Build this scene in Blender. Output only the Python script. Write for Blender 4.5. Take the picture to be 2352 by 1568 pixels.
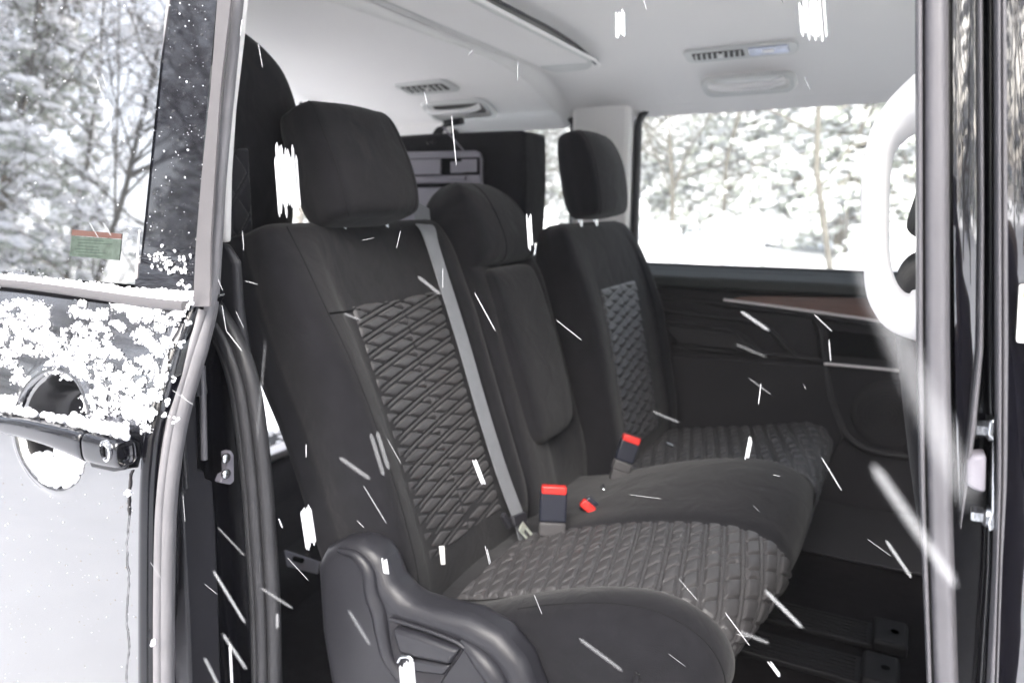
import bpy, math, random
import numpy as np
from mathutils import Vector, Matrix

for _o in list(bpy.data.objects):
    bpy.data.objects.remove(_o, do_unlink=True)
SC = bpy.context.scene
COL = SC.collection
random.seed(7)
RNG = np.random.default_rng(11)

# ------------------------------------------------------------------ camera
F_PX, W_PX, H_PX = 1650.0, 2352.0, 1568.0
CAM = np.array([0.0, -0.65, 1.38])
YAW, PITCH = math.radians(28.0), math.radians(10.7)
FWD = np.array([-math.sin(YAW) * math.cos(PITCH), math.cos(YAW) * math.cos(PITCH), -math.sin(PITCH)])
RIGHT = np.array([math.cos(YAW), math.sin(YAW), 0.0])
UP = np.cross(RIGHT, FWD)
cd = bpy.data.cameras.new('camera')
cam = bpy.data.objects.new('camera', cd)
COL.objects.link(cam)
cam.matrix_world = Matrix(((RIGHT[0], UP[0], -FWD[0], CAM[0]), (RIGHT[1], UP[1], -FWD[1], CAM[1]),
                           (RIGHT[2], UP[2], -FWD[2], CAM[2]), (0, 0, 0, 1)))
cd.sensor_width = 36.0
cd.lens = 36.0 * F_PX / W_PX
cd.clip_start = 0.02
cd.clip_end = 600.0
cd.dof.use_dof = True
cd.dof.focus_distance = 0.80
cd.dof.aperture_fstop = 4.8
SC.camera = cam

# ------------------------------------------------------------------ sky, sun, exposure (overcast, snowing)
SUN_EL, SUN_AZ = math.radians(36), math.radians(160)
w = bpy.data.worlds.new('World'); SC.world = w; w.use_nodes = True
nt = w.node_tree; nt.nodes.clear()
out = nt.nodes.new('ShaderNodeOutputWorld'); bg = nt.nodes.new('ShaderNodeBackground')
sky = nt.nodes.new('ShaderNodeTexSky'); sky.sky_type = 'NISHITA'; sky.sun_disc = False
sky.sun_elevation = SUN_EL; sky.sun_rotation = SUN_AZ
sky.air_density = 1.0; sky.dust_density = 6.0; sky.ozone_density = 1.0
hs = nt.nodes.new('ShaderNodeHueSaturation'); hs.inputs['Saturation'].default_value = 0.50
nt.links.new(sky.outputs[0], hs.inputs['Color']); nt.links.new(hs.outputs[0], bg.inputs['Color'])
bg.inputs['Strength'].default_value = 0.15
nt.links.new(bg.outputs[0], out.inputs['Surface'])
sd = bpy.data.lights.new('sun', 'SUN'); sd.energy = 1.35; sd.angle = math.radians(40); sd.color = (1, 0.99, 0.975)
sun = bpy.data.objects.new('sun', sd); COL.objects.link(sun)
_sv = Vector((math.sin(SUN_AZ) * math.cos(SUN_EL), math.cos(SUN_AZ) * math.cos(SUN_EL), math.sin(SUN_EL)))
sun.rotation_euler = _sv.to_track_quat('Z', 'Y').to_euler()
SC.view_settings.view_transform = 'Standard'; SC.view_settings.look = 'None'
SC.view_settings.gamma = 1.0; SC.view_settings.use_curve_mapping = False
SC.view_settings.exposure = 2.18
SC.render.engine = 'CYCLES'
SC.cycles.use_denoising = True
SC.cycles.max_bounces = 10; SC.cycles.diffuse_bounces = 6; SC.cycles.glossy_bounces = 5
SC.cycles.transmission_bounces = 6; SC.cycles.transparent_max_bounces = 16
SC.cycles.sample_clamp_indirect = 8.0
SC.cycles.caustics_reflective = False; SC.cycles.caustics_refractive = False

# ------------------------------------------------------------------ picture ray -> point on a plane of the place
def ray(px, py):
    return FWD + RIGHT * (px - W_PX / 2) / F_PX - UP * (py - H_PX / 2) / F_PX
def at(px, py, ax, v):
    d = ray(px, py); i = 'xyz'.index(ax)
    return CAM + d * ((v - CAM[i]) / d[i])
def deep(px, py, t):
    return CAM + ray(px, py) * t

# ------------------------------------------------------------------ materials
MATS = {}
def mat(name, col, rough=0.6, metal=0.0, spec=0.5, coat=0.0, sheen=0.0, noise=None, bump=None, ior=1.5, var=0.0, varscale=8.0, sub=0.0):
    m = bpy.data.materials.new(name); m.use_nodes = True
    n = m.node_tree; b = n.nodes['Principled BSDF']; L = n.links
    b.inputs['Base Color'].default_value = (*col, 1); b.inputs['Roughness'].default_value = rough
    b.inputs['Metallic'].default_value = metal; b.inputs['Specular IOR Level'].default_value = spec
    b.inputs['IOR'].default_value = ior
    b.inputs['Coat Weight'].default_value = coat; b.inputs['Coat Roughness'].default_value = 0.02
    b.inputs['Sheen Weight'].default_value = sheen; b.inputs['Sheen Roughness'].default_value = 0.5
    tc = n.nodes.new('ShaderNodeTexCoord')
    if var:
        tx = n.nodes.new('ShaderNodeTexNoise'); tx.inputs['Scale'].default_value = varscale; tx.inputs['Detail'].default_value = 6
        L.new(tc.outputs['Object'], tx.inputs['Vector'])
        mr = n.nodes.new('ShaderNodeMapRange'); mr.inputs['From Min'].default_value = 0.3; mr.inputs['From Max'].default_value = 0.7
        mr.inputs['To Min'].default_value = 1 - var; mr.inputs['To Max'].default_value = 1 + var
        L.new(tx.outputs['Fac'], mr.inputs['Value'])
        mx = n.nodes.new('ShaderNodeMix'); mx.data_type = 'RGBA'; mx.blend_type = 'MULTIPLY'; mx.inputs['Factor'].default_value = 1
        mx.inputs['A'].default_value = (*col, 1); L.new(mr.outputs[0], mx.inputs['B']); L.new(mx.outputs['Result'], b.inputs['Base Color'])
    if bump:
        sc_, st = bump
        tx = n.nodes.new('ShaderNodeTexNoise'); tx.inputs['Scale'].default_value = sc_; tx.inputs['Detail'].default_value = 3
        L.new(tc.outputs['Object'], tx.inputs['Vector'])
        bp = n.nodes.new('ShaderNodeBump'); bp.inputs['Strength'].default_value = st; bp.inputs['Distance'].default_value = 0.002
        L.new(tx.outputs['Fac'], bp.inputs['Height']); L.new(bp.outputs[0], b.inputs['Normal'])
    MATS[name] = m
    return m
M = MATS
mat('fabric', (0.0118, 0.0116, 0.0138), 0.95, spec=0.12, sheen=0.10, bump=(900, 0.35), var=0.12, varscale=30)
mat('fabric_side', (0.022, 0.022, 0.027), 0.92, spec=0.2, sheen=0.3, bump=(700, 0.3), var=0.12, varscale=12)
mat('seam', (0.014, 0.014, 0.015), 0.9, spec=0.1)
mat('quilt', (0.056, 0.054, 0.056), 0.48, spec=0.5, bump=(420, 0.25), var=0.10, varscale=60)
mat('plastic', (0.020, 0.020, 0.0245), 0.42, spec=0.45, bump=(1200, 0.12), var=0.06, varscale=5)
mat('plastic_dull', (0.027, 0.026, 0.029), 0.62, spec=0.3, bump=(1000, 0.2), var=0.1, varscale=6)
mat('trim_dark', (0.019, 0.018, 0.0215), 0.55, spec=0.35, bump=(900, 0.2), var=0.1, varscale=6)
mat('trim_ledge', (0.030, 0.034, 0.034), 0.6, spec=0.4)
mat('carpet', (0.010, 0.009, 0.010), 1.0, spec=0.05, bump=(300, 0.8), var=0.25, varscale=40)
mat('headliner', (0.87, 0.855, 0.835), 0.95, spec=0.1, bump=(1500, 0.15), var=0.012, varscale=3)
mat('white_plastic', (0.86, 0.85, 0.84), 0.45, spec=0.4, var=0.01)
mat('cream_plastic', (0.62, 0.625, 0.605), 0.5, spec=0.4, var=0.01)
mat('grey_panel', (0.22, 0.21, 0.24), 0.6, spec=0.3, bump=(600, 0.2), var=0.06, varscale=9)
mat('grille', (0.05, 0.045, 0.04), 0.6)
mat('paint', (0.012, 0.012, 0.016), 0.07, spec=1.0, ior=2.18, var=0.15, varscale=4)
mat('gloss_black', (0.006, 0.006, 0.009), 0.035, spec=0.8, ior=1.6)
mat('jamb_black', (0.004, 0.004, 0.006), 0.16, spec=0.6, ior=1.5, bump=(60, 0.02))
mat('rubber', (0.030, 0.030, 0.033), 0.42, spec=0.5, bump=(300, 0.15), var=0.12, varscale=20)
mat('satin_strip', (0.115, 0.112, 0.122), 0.36, spec=0.6, bump=(240, 0.06), var=0.12, varscale=14)  # grey carries the snow reflected on the black weather strips
mat('door_rubber_snowlit', (0.20, 0.195, 0.205), 0.38, spec=0.5, bump=(240, 0.08), var=0.12, varscale=14)  # rubber is black; reflected snow is put into this pale colour
mat('cup_dark_reflection', (0.010, 0.010, 0.012), 0.22, spec=0.4)  # dark reflection inside the glossy handle cup, put into the colour
mat('rail_black', (0.009, 0.0085, 0.010), 0.6, spec=0.25, var=.15, varscale=20)
mat('tan_speck', (0.30, 0.24, 0.18), 0.8)
mat('sash', (0.105, 0.10, 0.104), 0.55, spec=0.5, bump=(500, 0.1), var=0.05, varscale=12)
mat('dark_hole', (0.004, 0.004, 0.005), 0.9, spec=0.05)
mat('belt', (0.19, 0.197, 0.212), 0.6, spec=0.3, bump=(800, 0.3), var=0.05, varscale=60)
mat('red', (0.62, 0.025, 0.02), 0.4, spec=0.5)
mat('buckle', (0.012, 0.014, 0.024), 0.38, spec=0.45)
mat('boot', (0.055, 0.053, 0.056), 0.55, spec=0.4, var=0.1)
mat('steel', (0.62, 0.64, 0.66), 0.22, metal=1.0, bump=(200, 0.08), var=0.12, varscale=60)
mat('tongue', (0.62, 0.66, 0.58), 0.35, metal=0.6)
mat('chrome', (0.75, 0.76, 0.78), 0.12, metal=1.0)
mat('silver', (0.74, 0.71, 0.72), 0.35, metal=0.1)
mat('lamp_lens', (0.42, 0.46, 0.60), 0.15, spec=0.6, var=0.25, varscale=40)
mat('label_white', (0.80, 0.80, 0.79), 0.4)
mat('label_orange', (0.75, 0.42, 0.28), 0.4)
mat('label_red', (0.70, 0.06, 0.05), 0.4)
mat('label_pink', (0.75, 0.22, 0.36), 0.4)
mat('label_line', (0.35, 0.35, 0.40), 0.5)
mat('film_red', (0.10, 0.050, 0.040), 0.06)
mat('film_green', (0.060, 0.080, 0.064), 0.06, var=0.3, varscale=90)
mat('film_ink', (0.03, 0.05, 0.035), 0.1)
mat('bark', (0.19, 0.155, 0.11), 0.9, spec=0.1, var=0.35, varscale=9)
mat('twig', (0.105, 0.098, 0.085), 0.9, spec=0.1, var=0.2, varscale=2)
mat('needles', (0.45, 0.48, 0.43), 0.9, spec=0.2, var=0.35, varscale=3)

def snow_mat(name, bump_s, bump_st, col=(0.86, 0.87, 0.90), alpha=1.0):
    m = mat(name, col, 0.75, spec=0.25, bump=(bump_s, bump_st), var=0.03, varscale=6)
    b = m.node_tree.nodes['Principled BSDF']
    b.inputs['Alpha'].default_value = alpha
    return m
snow_mat('snow', 60, 0.4)
snow_mat('snow_ground', 3.0, 0.8)
snow_mat('snow_tree', 20, 0.4)
snow_mat('flake', 900, 0.2, (0.92, 0.93, 0.95), 0.27)
snow_mat('flake_faint', 900, 0.2, (0.92, 0.93, 0.95), 0.028)
snow_mat('flake_blur', 900, 0.2, (0.92, 0.93, 0.95), 0.065)
snow_mat('flake_smear', 900, 0.2, (0.92, 0.93, 0.95), 0.060)

def wood_mat():
    m = mat('wood', (0.085, 0.040, 0.030), 0.3, spec=0.5)
    n = m.node_tree; b = n.nodes['Principled BSDF']
    tc = n.nodes.new('ShaderNodeTexCoord'); mp = n.nodes.new('ShaderNodeMapping'); mp.inputs['Scale'].default_value = (3, 3, 60)
    tx = n.nodes.new('ShaderNodeTexNoise'); tx.inputs['Scale'].default_value = 3; tx.inputs['Detail'].default_value = 6
    cr = n.nodes.new('ShaderNodeValToRGB')
    cr.color_ramp.elements[0].color = (0.085, 0.040, 0.030, 1); cr.color_ramp.elements[1].color = (0.20, 0.10, 0.074, 1)
    n.links.new(tc.outputs['Object'], mp.inputs[0]); n.links.new(mp.outputs[0], tx.inputs['Vector'])
    n.links.new(tx.outputs['Fac'], cr.inputs[0]); n.links.new(cr.outputs[0], b.inputs['Base Color'])
wood_mat()
def puckers(name, sc_, dist):
    n = MATS[name].node_tree; b = n.nodes['Principled BSDF']; old = b.inputs['Normal'].links[0].from_socket
    tc = n.nodes.new('ShaderNodeTexCoord'); tx = n.nodes.new('ShaderNodeTexNoise'); tx.inputs['Scale'].default_value = sc_; tx.inputs['Detail'].default_value = 3; tx.inputs['Distortion'].default_value = .6
    bp_ = n.nodes.new('ShaderNodeBump'); bp_.inputs['Strength'].default_value = .5; bp_.inputs['Distance'].default_value = dist
    n.links.new(tc.outputs['Object'], tx.inputs['Vector']); n.links.new(tx.outputs['Fac'], bp_.inputs['Height']); n.links.new(old, bp_.inputs['Normal']); n.links.new(bp_.outputs[0], b.inputs['Normal'])
puckers('fabric', 13, 0.010); puckers('quilt', 24, 0.003); puckers('headliner', 5, 0.006); puckers('plastic', 20, 0.0015)

def ripple(name, sc_, st):
    n = MATS[name].node_tree; b = n.nodes['Principled BSDF']
    tc = n.nodes.new('ShaderNodeTexCoord'); mp = n.nodes.new('ShaderNodeMapping'); mp.inputs['Scale'].default_value = sc_
    tx = n.nodes.new('ShaderNodeTexNoise'); tx.inputs['Scale'].default_value = 1.0; tx.inputs['Detail'].default_value = 2
    bp_ = n.nodes.new('ShaderNodeBump'); bp_.inputs['Strength'].default_value = st; bp_.inputs['Distance'].default_value = 0.002
    n.links.new(tc.outputs['Object'], mp.inputs[0]); n.links.new(mp.outputs[0], tx.inputs['Vector'])
    n.links.new(tx.outputs['Fac'], bp_.inputs['Height']); n.links.new(bp_.outputs[0], b.inputs['Normal'])
mat('pillar_gloss', (0.005, 0.005, 0.008), 0.03, spec=1.0, ior=1.95)
ripple('pillar_gloss', (45, 45, 10), 0.05)
ripple('paint', (2.5, 2.5, 9), 0.05)
def glass_mat(name, tint, refl=1.5, gcol=1.0):
    m = bpy.data.materials.new(name); m.use_nodes = True
    n = m.node_tree; n.nodes.clear()
    o = n.nodes.new('ShaderNodeOutputMaterial'); mx = n.nodes.new('ShaderNodeMixShader'); fr = n.nodes.new('ShaderNodeFresnel')
    fr.inputs['IOR'].default_value = refl
    tr = n.nodes.new('ShaderNodeBsdfTransparent'); tr.inputs[0].default_value = (*tint, 1)
    gl = n.nodes.new('ShaderNodeBsdfGlossy'); gl.inputs['Roughness'].default_value = 0.015; gl.inputs['Color'].default_value = (gcol, gcol, gcol, 1)
    n.links.new(fr.outputs[0], mx.inputs[0]); n.links.new(tr.outputs[0], mx.inputs[1]); n.links.new(gl.outputs[0], mx.inputs[2])
    n.links.new(mx.outputs[0], o.inputs[0])
    MATS[name] = m
glass_mat('glass', (0.93, 0.96, 0.94), 1.45)
glass_mat('privacy_glass', (0.05, 0.055, 0.055), 1.31, 0.60)

# ------------------------------------------------------------------ object helpers
def link(o, parent=None):
    COL.objects.link(o)
    if parent is not None:
        o.parent = parent
    return o
def thing(name, label, cat, group=None, loc=(0, 0, 0)):
    o = bpy.data.objects.new(name, None); o.empty_display_size = 0.05
    COL.objects.link(o); o.location = loc
    return tag(o, label, cat, group)
def tag(o, label, cat, group=None):
    o['label'] = label; o['category'] = cat
    if group: o['group'] = group
    return o

class MB:
    def __init__(s):
        s.v = []; s.f = []; s.mi = []; s.n = 0
    def add(s, verts, faces, mi=0):
        base = s.n
        s.v.extend([tuple(map(float, q)) for q in verts]); s.n += len(verts)
        s.f.extend([tuple(int(i) + base for i in f) for f in faces]); s.mi.extend([mi] * len(faces))
    def box(s, c, half, axes=None, mi=0):
        c = np.array(c, float); A = np.eye(3) if axes is None else np.array(axes, float)
        q = [c + A[0] * half[0] * i + A[1] * half[1] * j + A[2] * half[2] * k for i in (-1, 1) for j in (-1, 1) for k in (-1, 1)]
        s.add(q, [(0, 1, 3, 2), (4, 6, 7, 5), (0, 4, 5, 1), (2, 3, 7, 6), (0, 2, 6, 4), (1, 5, 7, 3)], mi)
    def tube(s, path, r, sides=8, mi=0, cap=True, prof=None, up=None):
        P_ = np.array(path, float); n = len(P_)
        R_ = np.full(n, r) if np.isscalar(r) else np.array(r, float)
        T = np.gradient(P_, axis=0); T /= (np.linalg.norm(T, axis=1)[:, None] + 1e-12)
        u = np.array(up if up is not None else (0.0, 0.0, 1.0), float)
        if abs(T[0] @ u) > 0.95 and up is None: u = np.array((1.0, 0, 0))
        rings = []
        if prof is None:
            a = np.linspace(0, 2 * math.pi, sides, endpoint=False); prof = np.stack([np.cos(a), np.sin(a)], 1)
        for i in range(n):
            a1 = np.cross(T[i], u); a1 /= (np.linalg.norm(a1) + 1e-12); a2 = np.cross(a1, T[i])
            if up is None: u = a2
            rings.append(P_[i] + R_[i] * (prof[:, :1] * a1 + prof[:, 1:] * a2))
        s.rings(rings, mi, cap)
    def rings(s, rings, mi=0, cap=True, closed=True):
        k = len(rings[0]); V = np.concatenate(rings); fs = []
        m = k if closed else k - 1
        for i in range(len(rings) - 1):
            for j in range(m):
                a, b = i * k + j, i * k + (j + 1) % k
                fs.append((a, b, b + k, a + k))
        if cap and closed:
            fs.append(tuple(range(k))[::-1]); fs.append(tuple(range((len(rings) - 1) * k, len(rings) * k)))
        s.add(V, fs, mi)
    def grid(s, G, mi=0):
        nu, nv = G.shape[:2]; fs = []
        for i in range(nu - 1):
            for j in range(nv - 1):
                a = i * nv + j; fs.append((a, a + 1, a + nv + 1, a + nv))
        s.add(G.reshape(-1, 3), fs, mi)
    def ico(s, c, r, mi=0, sub=0, sq=(1, 1, 1), jit=0.0):
        V, Fc = ICO[sub]
        q = V * (1 + jit * RNG.standard_normal((len(V), 1))) * r * np.array(sq) + np.array(c)
        s.add(q, Fc, mi)
    def build(s, name, mats, parent=None, smooth=True, angle=40, bevel=0, seg=3):
        me = bpy.data.meshes.new(name)
        me.from_pydata(s.v, [], s.f)
        for m_ in ([mats] if isinstance(mats, str) else mats):
            me.materials.append(MATS[m_])
        if len(me.materials) > 1: me.polygons.foreach_set('material_index', s.mi)
        me.update()
        o = link(bpy.data.objects.new(name, me), parent)
        if smooth:
            me.polygons.foreach_set('use_smooth', [True] * len(me.polygons))
            if angle < 180: me.set_sharp_from_angle(angle=math.radians(angle))
        if bevel:
            b = o.modifiers.new('bevel', 'BEVEL'); b.width = bevel; b.segments = seg; b.limit_method = 'ANGLE'
            b.angle_limit = math.radians(35); b.harden_normals = False
            me.polygons.foreach_set('use_smooth', [True] * len(me.polygons))
        return o

def _ico():
    t = (1 + 5 ** 0.5) / 2
    V = np.array([(-1, t, 0), (1, t, 0), (-1, -t, 0), (1, -t, 0), (0, -1, t), (0, 1, t), (0, -1, -t), (0, 1, -t), (t, 0, -1), (t, 0, 1), (-t, 0, -1), (-t, 0, 1)], float)
    V /= np.linalg.norm(V[0])
    Fc = [(0, 11, 5), (0, 5, 1), (0, 1, 7), (0, 7, 10), (0, 10, 11), (1, 5, 9), (5, 11, 4), (11, 10, 2), (10, 7, 6), (7, 1, 8),
          (3, 9, 4), (3, 4, 2), (3, 2, 6), (3, 6, 8), (3, 8, 9), (4, 9, 5), (2, 4, 11), (6, 2, 10), (8, 6, 7), (9, 8, 1)]
    out_ = [(V, Fc)]
    for _ in range(2):
        vs = [tuple(q) for q in V]; cache = {}; nf = []
        def mid(a, b):
            k = (min(a, b), max(a, b))
            if k not in cache:
                q = (np.array(vs[a]) + np.array(vs[b])); q /= np.linalg.norm(q); vs.append(tuple(q)); cache[k] = len(vs) - 1
            return cache[k]
        for a, b, c in Fc:
            ab, bc, ca = mid(a, b), mid(b, c), mid(c, a)
            nf += [(a, ab, ca), (b, bc, ab), (c, ca, bc), (ab, bc, ca)]
        V, Fc = np.array(vs), nf
        out_.append((V, Fc))
    return out_
ICO = _ico()

def cr_spline(Pts, n, closed=False):
    Pts = np.array(Pts, float); m = len(Pts); res = []
    rng = range(m) if closed else range(m - 1)
    for i in rng:
        if closed:
            p0, p1, p2, p3 = Pts[(i - 1) % m], Pts[i], Pts[(i + 1) % m], Pts[(i + 2) % m]
        else:
            p1, p2 = Pts[i], Pts[i + 1]
            p0 = Pts[i - 1] if i > 0 else 2 * p1 - p2
            p3 = Pts[i + 2] if i + 2 < m else 2 * p2 - p1
        for k in range(n):
            t = k / n
            res.append(0.5 * ((2 * p1) + (-p0 + p2) * t + (2 * p0 - 5 * p1 + 4 * p2 - p3) * t * t + (-p0 + 3 * p1 - 3 * p2 + p3) * t ** 3))
    if not closed: res.append(Pts[-1])
    return np.array(res)

def loft(ctrl, nu=6, nv=5):
    """ctrl[K][M][3]: K rings of M control points -> smooth closed skin (U,V,3)"""
    ctrl = np.array(ctrl, float)
    fine = np.array([cr_spline(r, nv, True) for r in ctrl])
    return np.stack([cr_spline(fine[:, j], nu) for j in range(fine.shape[1])], 1)
def skin(name, S, material, parent, angle=180):
    b = MB(); b.rings([S[i] for i in range(len(S))]); return b.build(name, material, parent, angle=angle)
def prism(name, pts, vec, material, parent, bevel=0.0, seg=3):
    pts = np.array(pts, float); b = MB(); b.rings([pts, pts + np.array(vec, float)])
    me_fix = b.build(name, material, parent, bevel=bevel, seg=seg)
    bpy_fix_normals(me_fix); return me_fix
def bpy_fix_normals(o):
    import bmesh
    bm = bmesh.new(); bm.from_mesh(o.data); bmesh.ops.recalc_face_normals(bm, faces=bm.faces); bm.to_mesh(o.data); bm.free()
def boxobj(name, lo, hi, material, parent, bevel=0.0, seg=3):
    lo, hi = np.array(lo, float), np.array(hi, float); b = MB(); b.box((lo + hi) / 2, (hi - lo) / 2)
    o = b.build(name, material, parent, smooth=bool(bevel), bevel=bevel, seg=seg); return o
def obox(name, c, half, axes, material, parent, bevel=0.0, seg=3):
    b = MB(); b.box(c, half, axes); return b.build(name, material, parent, smooth=bool(bevel), bevel=bevel, seg=seg)
def tubeobj(name, path, r, material, parent, sides=8, n=6, spl=True, prof=None, up=None):
    b = MB(); b.tube(cr_spline(path, n) if spl and len(path) > 2 else path, r, sides, prof=prof, up=up)
    return b.build(name, material, parent, angle=60)
def sstep(a, b, x):
    t = np.clip((x - a) / (b - a), 0, 1); return t * t * (3 - 2 * t)
def unit(v):
    v = np.array(v, float); return v / np.linalg.norm(v)
def frame(zax, xhint):
    z = unit(zax); x = np.array(xhint, float); x = unit(x - z * (x @ z)); return np.array([x, np.cross(z, x), z])

# ================================================================== SETTING: snow ground
def ground():
    n = 150; c = np.sign(np.linspace(-1, 1, n)) * (np.abs(np.linspace(-1, 1, n)) ** 2.6) * 80
    X, Y = np.meshgrid(c, c, indexing='ij')
    r = np.hypot(X, Y)
    Z = 0.05 * np.sin(X * 1.3 + 0.6 * Y) * np.cos(Y * 0.9 - 0.3 * X) * sstep(3, 8, r) + 0.25 * np.sin(X * 0.31 + 1) * np.sin(Y * 0.27) * sstep(6, 14, r)
    Z += 0.35 * sstep(9.0, 17, Y) + 1.5 * sstep(22, 70, Y) + 0.6 * sstep(7, 14, -Y)
    b = MB(); b.grid(np.stack([X, Y, Z - 0.02], 2)); o = b.build('snow_ground', 'snow_ground', None, angle=180)
    o['kind'] = 'structure'
    return o
def ground_z(x, y):
    r = math.hypot(x, y)
    z = 0.05 * math.sin(x * 1.3 + 0.6 * y) * math.cos(y * 0.9 - 0.3 * x) * float(sstep(3, 8, r)) + 0.25 * math.sin(x * 0.31 + 1) * math.sin(y * 0.27) * float(sstep(6, 14, r))
    return z + 0.35 * float(sstep(9, 17, y)) + 1.5 * float(sstep(22, 70, y)) + 0.6 * float(sstep(7, 14, -y)) - 0.02
ground()

# ================================================================== VAN BODY
van = thing('van', 'black family van parked on snow with its side door slid open', 'van')
X_REAR, Y_FAR = -1.90, 1.60
def head_z(x, y):
    s = abs(y - 0.80) / 0.78
    return 1.812 - 0.130 * s ** 4 - 0.042 * float(sstep(0.0, 0.045, -0.968 - x)) * (1 - 0.5 * float(sstep(0.9, 1.0, s))) - 0.015 * float(sstep(-1.5, -1.9, x))
def headliner():
    xs = np.concatenate([np.linspace(X_REAR, -1.08, 30), np.linspace(-1.07, -0.93, 36), np.linspace(-0.92, 1.0, 40)])
    ys = np.linspace(0.05, 1.62, 70)
    G = np.array([[(x, y, head_z(x, y)) for y in ys] for x in xs])
    b = MB(); b.grid(G); o = b.build('headliner', 'headliner', van, angle=180)
    G2 = G.copy(); G2[:, :, 2] += 0.05
    b = MB(); b.grid(G2); b.build('roof', 'paint', van, angle=180)
headliner()
def on_head(px, py):
    d = ray(px, py); t = (0.12 - CAM[1]) / d[1]
    for _ in range(4000):
        q = CAM + d * t
        if q[2] > head_z(q[0], q[1]): break
        t += 0.001
    return CAM + d * t
def head_n(x, y):
    e = 0.004
    return unit((-(head_z(x + e, y) - head_z(x - e, y)) / (2 * e) * -1, (head_z(x, y + e) - head_z(x, y - e)) / (2 * e), -1.0))
def pad(name, c, hx, hy, r, off, material, parent, bev=0.006, skew=0.0, lift=None, hole=None):
    """rounded pad lying on the headliner, standing 'off' below it"""
    pts = []
    for qx, qy, a0 in ((1, 1, 0), (-1, 1, 90), (-1, -1, 180), (1, -1, 270)):
        for k in range(7):
            a = math.radians(a0 + 15 * k); pts.append((qx * (hx - r) + r * math.cos(a), qy * (hy - r) + r * math.sin(a)))
    pts = np.array(pts); rings = []
    def ring(k, d, dd=0):
        out_ = []
        for p, q in pts:
            p2 = p * (1 - dd / hx) * k; q2 = q * (1 - dd / hy) * k
            x, y = c[0] + p2 + skew * q2, c[1] + q2
            n_ = head_n(x, y); o_ = np.array((x, y, head_z(x, y))) + n_ * d; out_.append(o_)
        return np.array(out_)
    rings = [ring(1, -0.006), ring(1, off - bev * 0.7), ring(1, off, bev * 0.5), ring(1, off, bev * 1.2)]
    if hole:
        dd, depth = hole
        rings += [ring(1, off, dd), ring(1, off - depth, dd + 0.004), ring(0.5, off - depth, dd + 0.004)]
    else:
        rings += [ring(0.8, off, bev), ring(0.4, off, bev)]
    b = MB(); b.rings(rings); return b.build(name, material, parent, angle=35)

# floor, sill, side walls -----------------------------------------------------
boxobj('floor_carpet', (X_REAR, 0.02, 0.44), (1.2, 1.60, 0.50), 'carpet', van)
boxobj('door_sill', (-0.86, -0.02, 0.30), (0.14, 0.12, 0.488), 'plastic_dull', van, 0.012)
boxobj('underbody', (-1.8, 0.10, 0.22), (1.6, 1.55, 0.438), 'dark_hole', van)
# far side: lower wall, header, pillars, outer skin
def slab(name, lo, hi, m='trim_dark', bev=0.004, parent=None):
    return boxobj(name, lo, hi, m, parent or van, bev)
slab('far_wall_panel', (X_REAR, 1.575, 0.45), (1.2, 1.62, 1.185))
slab('far_outer_panel', (X_REAR, 1.632, 0.30), (1.4, 1.665, 1.185), 'paint')
slab('window_header', (X_REAR, 1.585, 1.676), (1.2, 1.66, 1.76), 'headliner')
slab('pillar_trim', (-0.965, 1.572, 1.10), (-0.765, 1.655, 1.70), 'headliner', 0.02)
slab('pillar_trim', (X_REAR, 1.572, 1.10), (-1.44, 1.655, 1.70), 'headliner', 0.02)
slab('pillar_trim', (0.52, 1.572, 1.10), (0.62, 1.655, 1.70), 'trim_dark', 0.02)
slab('pillar_trim', (1.15, 1.572, 1.10), (1.2, 1.655, 1.70), 'trim_dark', 0.02)
# sill ledge below the far window
prism('window_ledge', [(-1.44, 1.615, 1.199), (-1.44, 1.53, 1.165), (-1.44, 1.525, 1.135), (-1.44, 1.60, 1.12)], (2.6, 0, 0), 'trim_ledge', van, 0.008)

def window(x0, x1, z0, z1, r=0.05):
    f = thing_part('window', van)
    pts = []
    for cx, cz, a0 in ((x1 - r, z1 - r, 0), (x0 + r, z1 - r, 90), (x0 + r, z0 + r, 180), (x1 - r, z0 + r, 270)):
        for k in range(6):
            a = math.radians(a0 + 18 * k); pts.append((cx + r * math.cos(a), 1.612, cz + r * math.sin(a)))
    pts = np.array(pts); b = MB(); b.tube(np.vstack([pts, pts[:2]]), 0.013, 8, cap=False, up=(0, 1, 0)); b.build('frame', 'rubber', f, angle=60)
    p2 = pts.copy(); p2[:, 1] = 1.622
    b = MB(); b.add(p2, [tuple(range(len(p2)))]); b.build('pane', 'glass', f, smooth=False)
    return f
def thing_part(name, parent):
    o = bpy.data.objects.new(name, None); o.empty_display_size = 0.03; COL.objects.link(o); o.parent = parent; return o
window(-0.752, 0.51, 1.188, 1.680, 0.055)
window(-1.43, -0.972, 1.20, 1.668, 0.03)
window(0.63, 1.14, 1.19, 1.668, 0.05)

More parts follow.
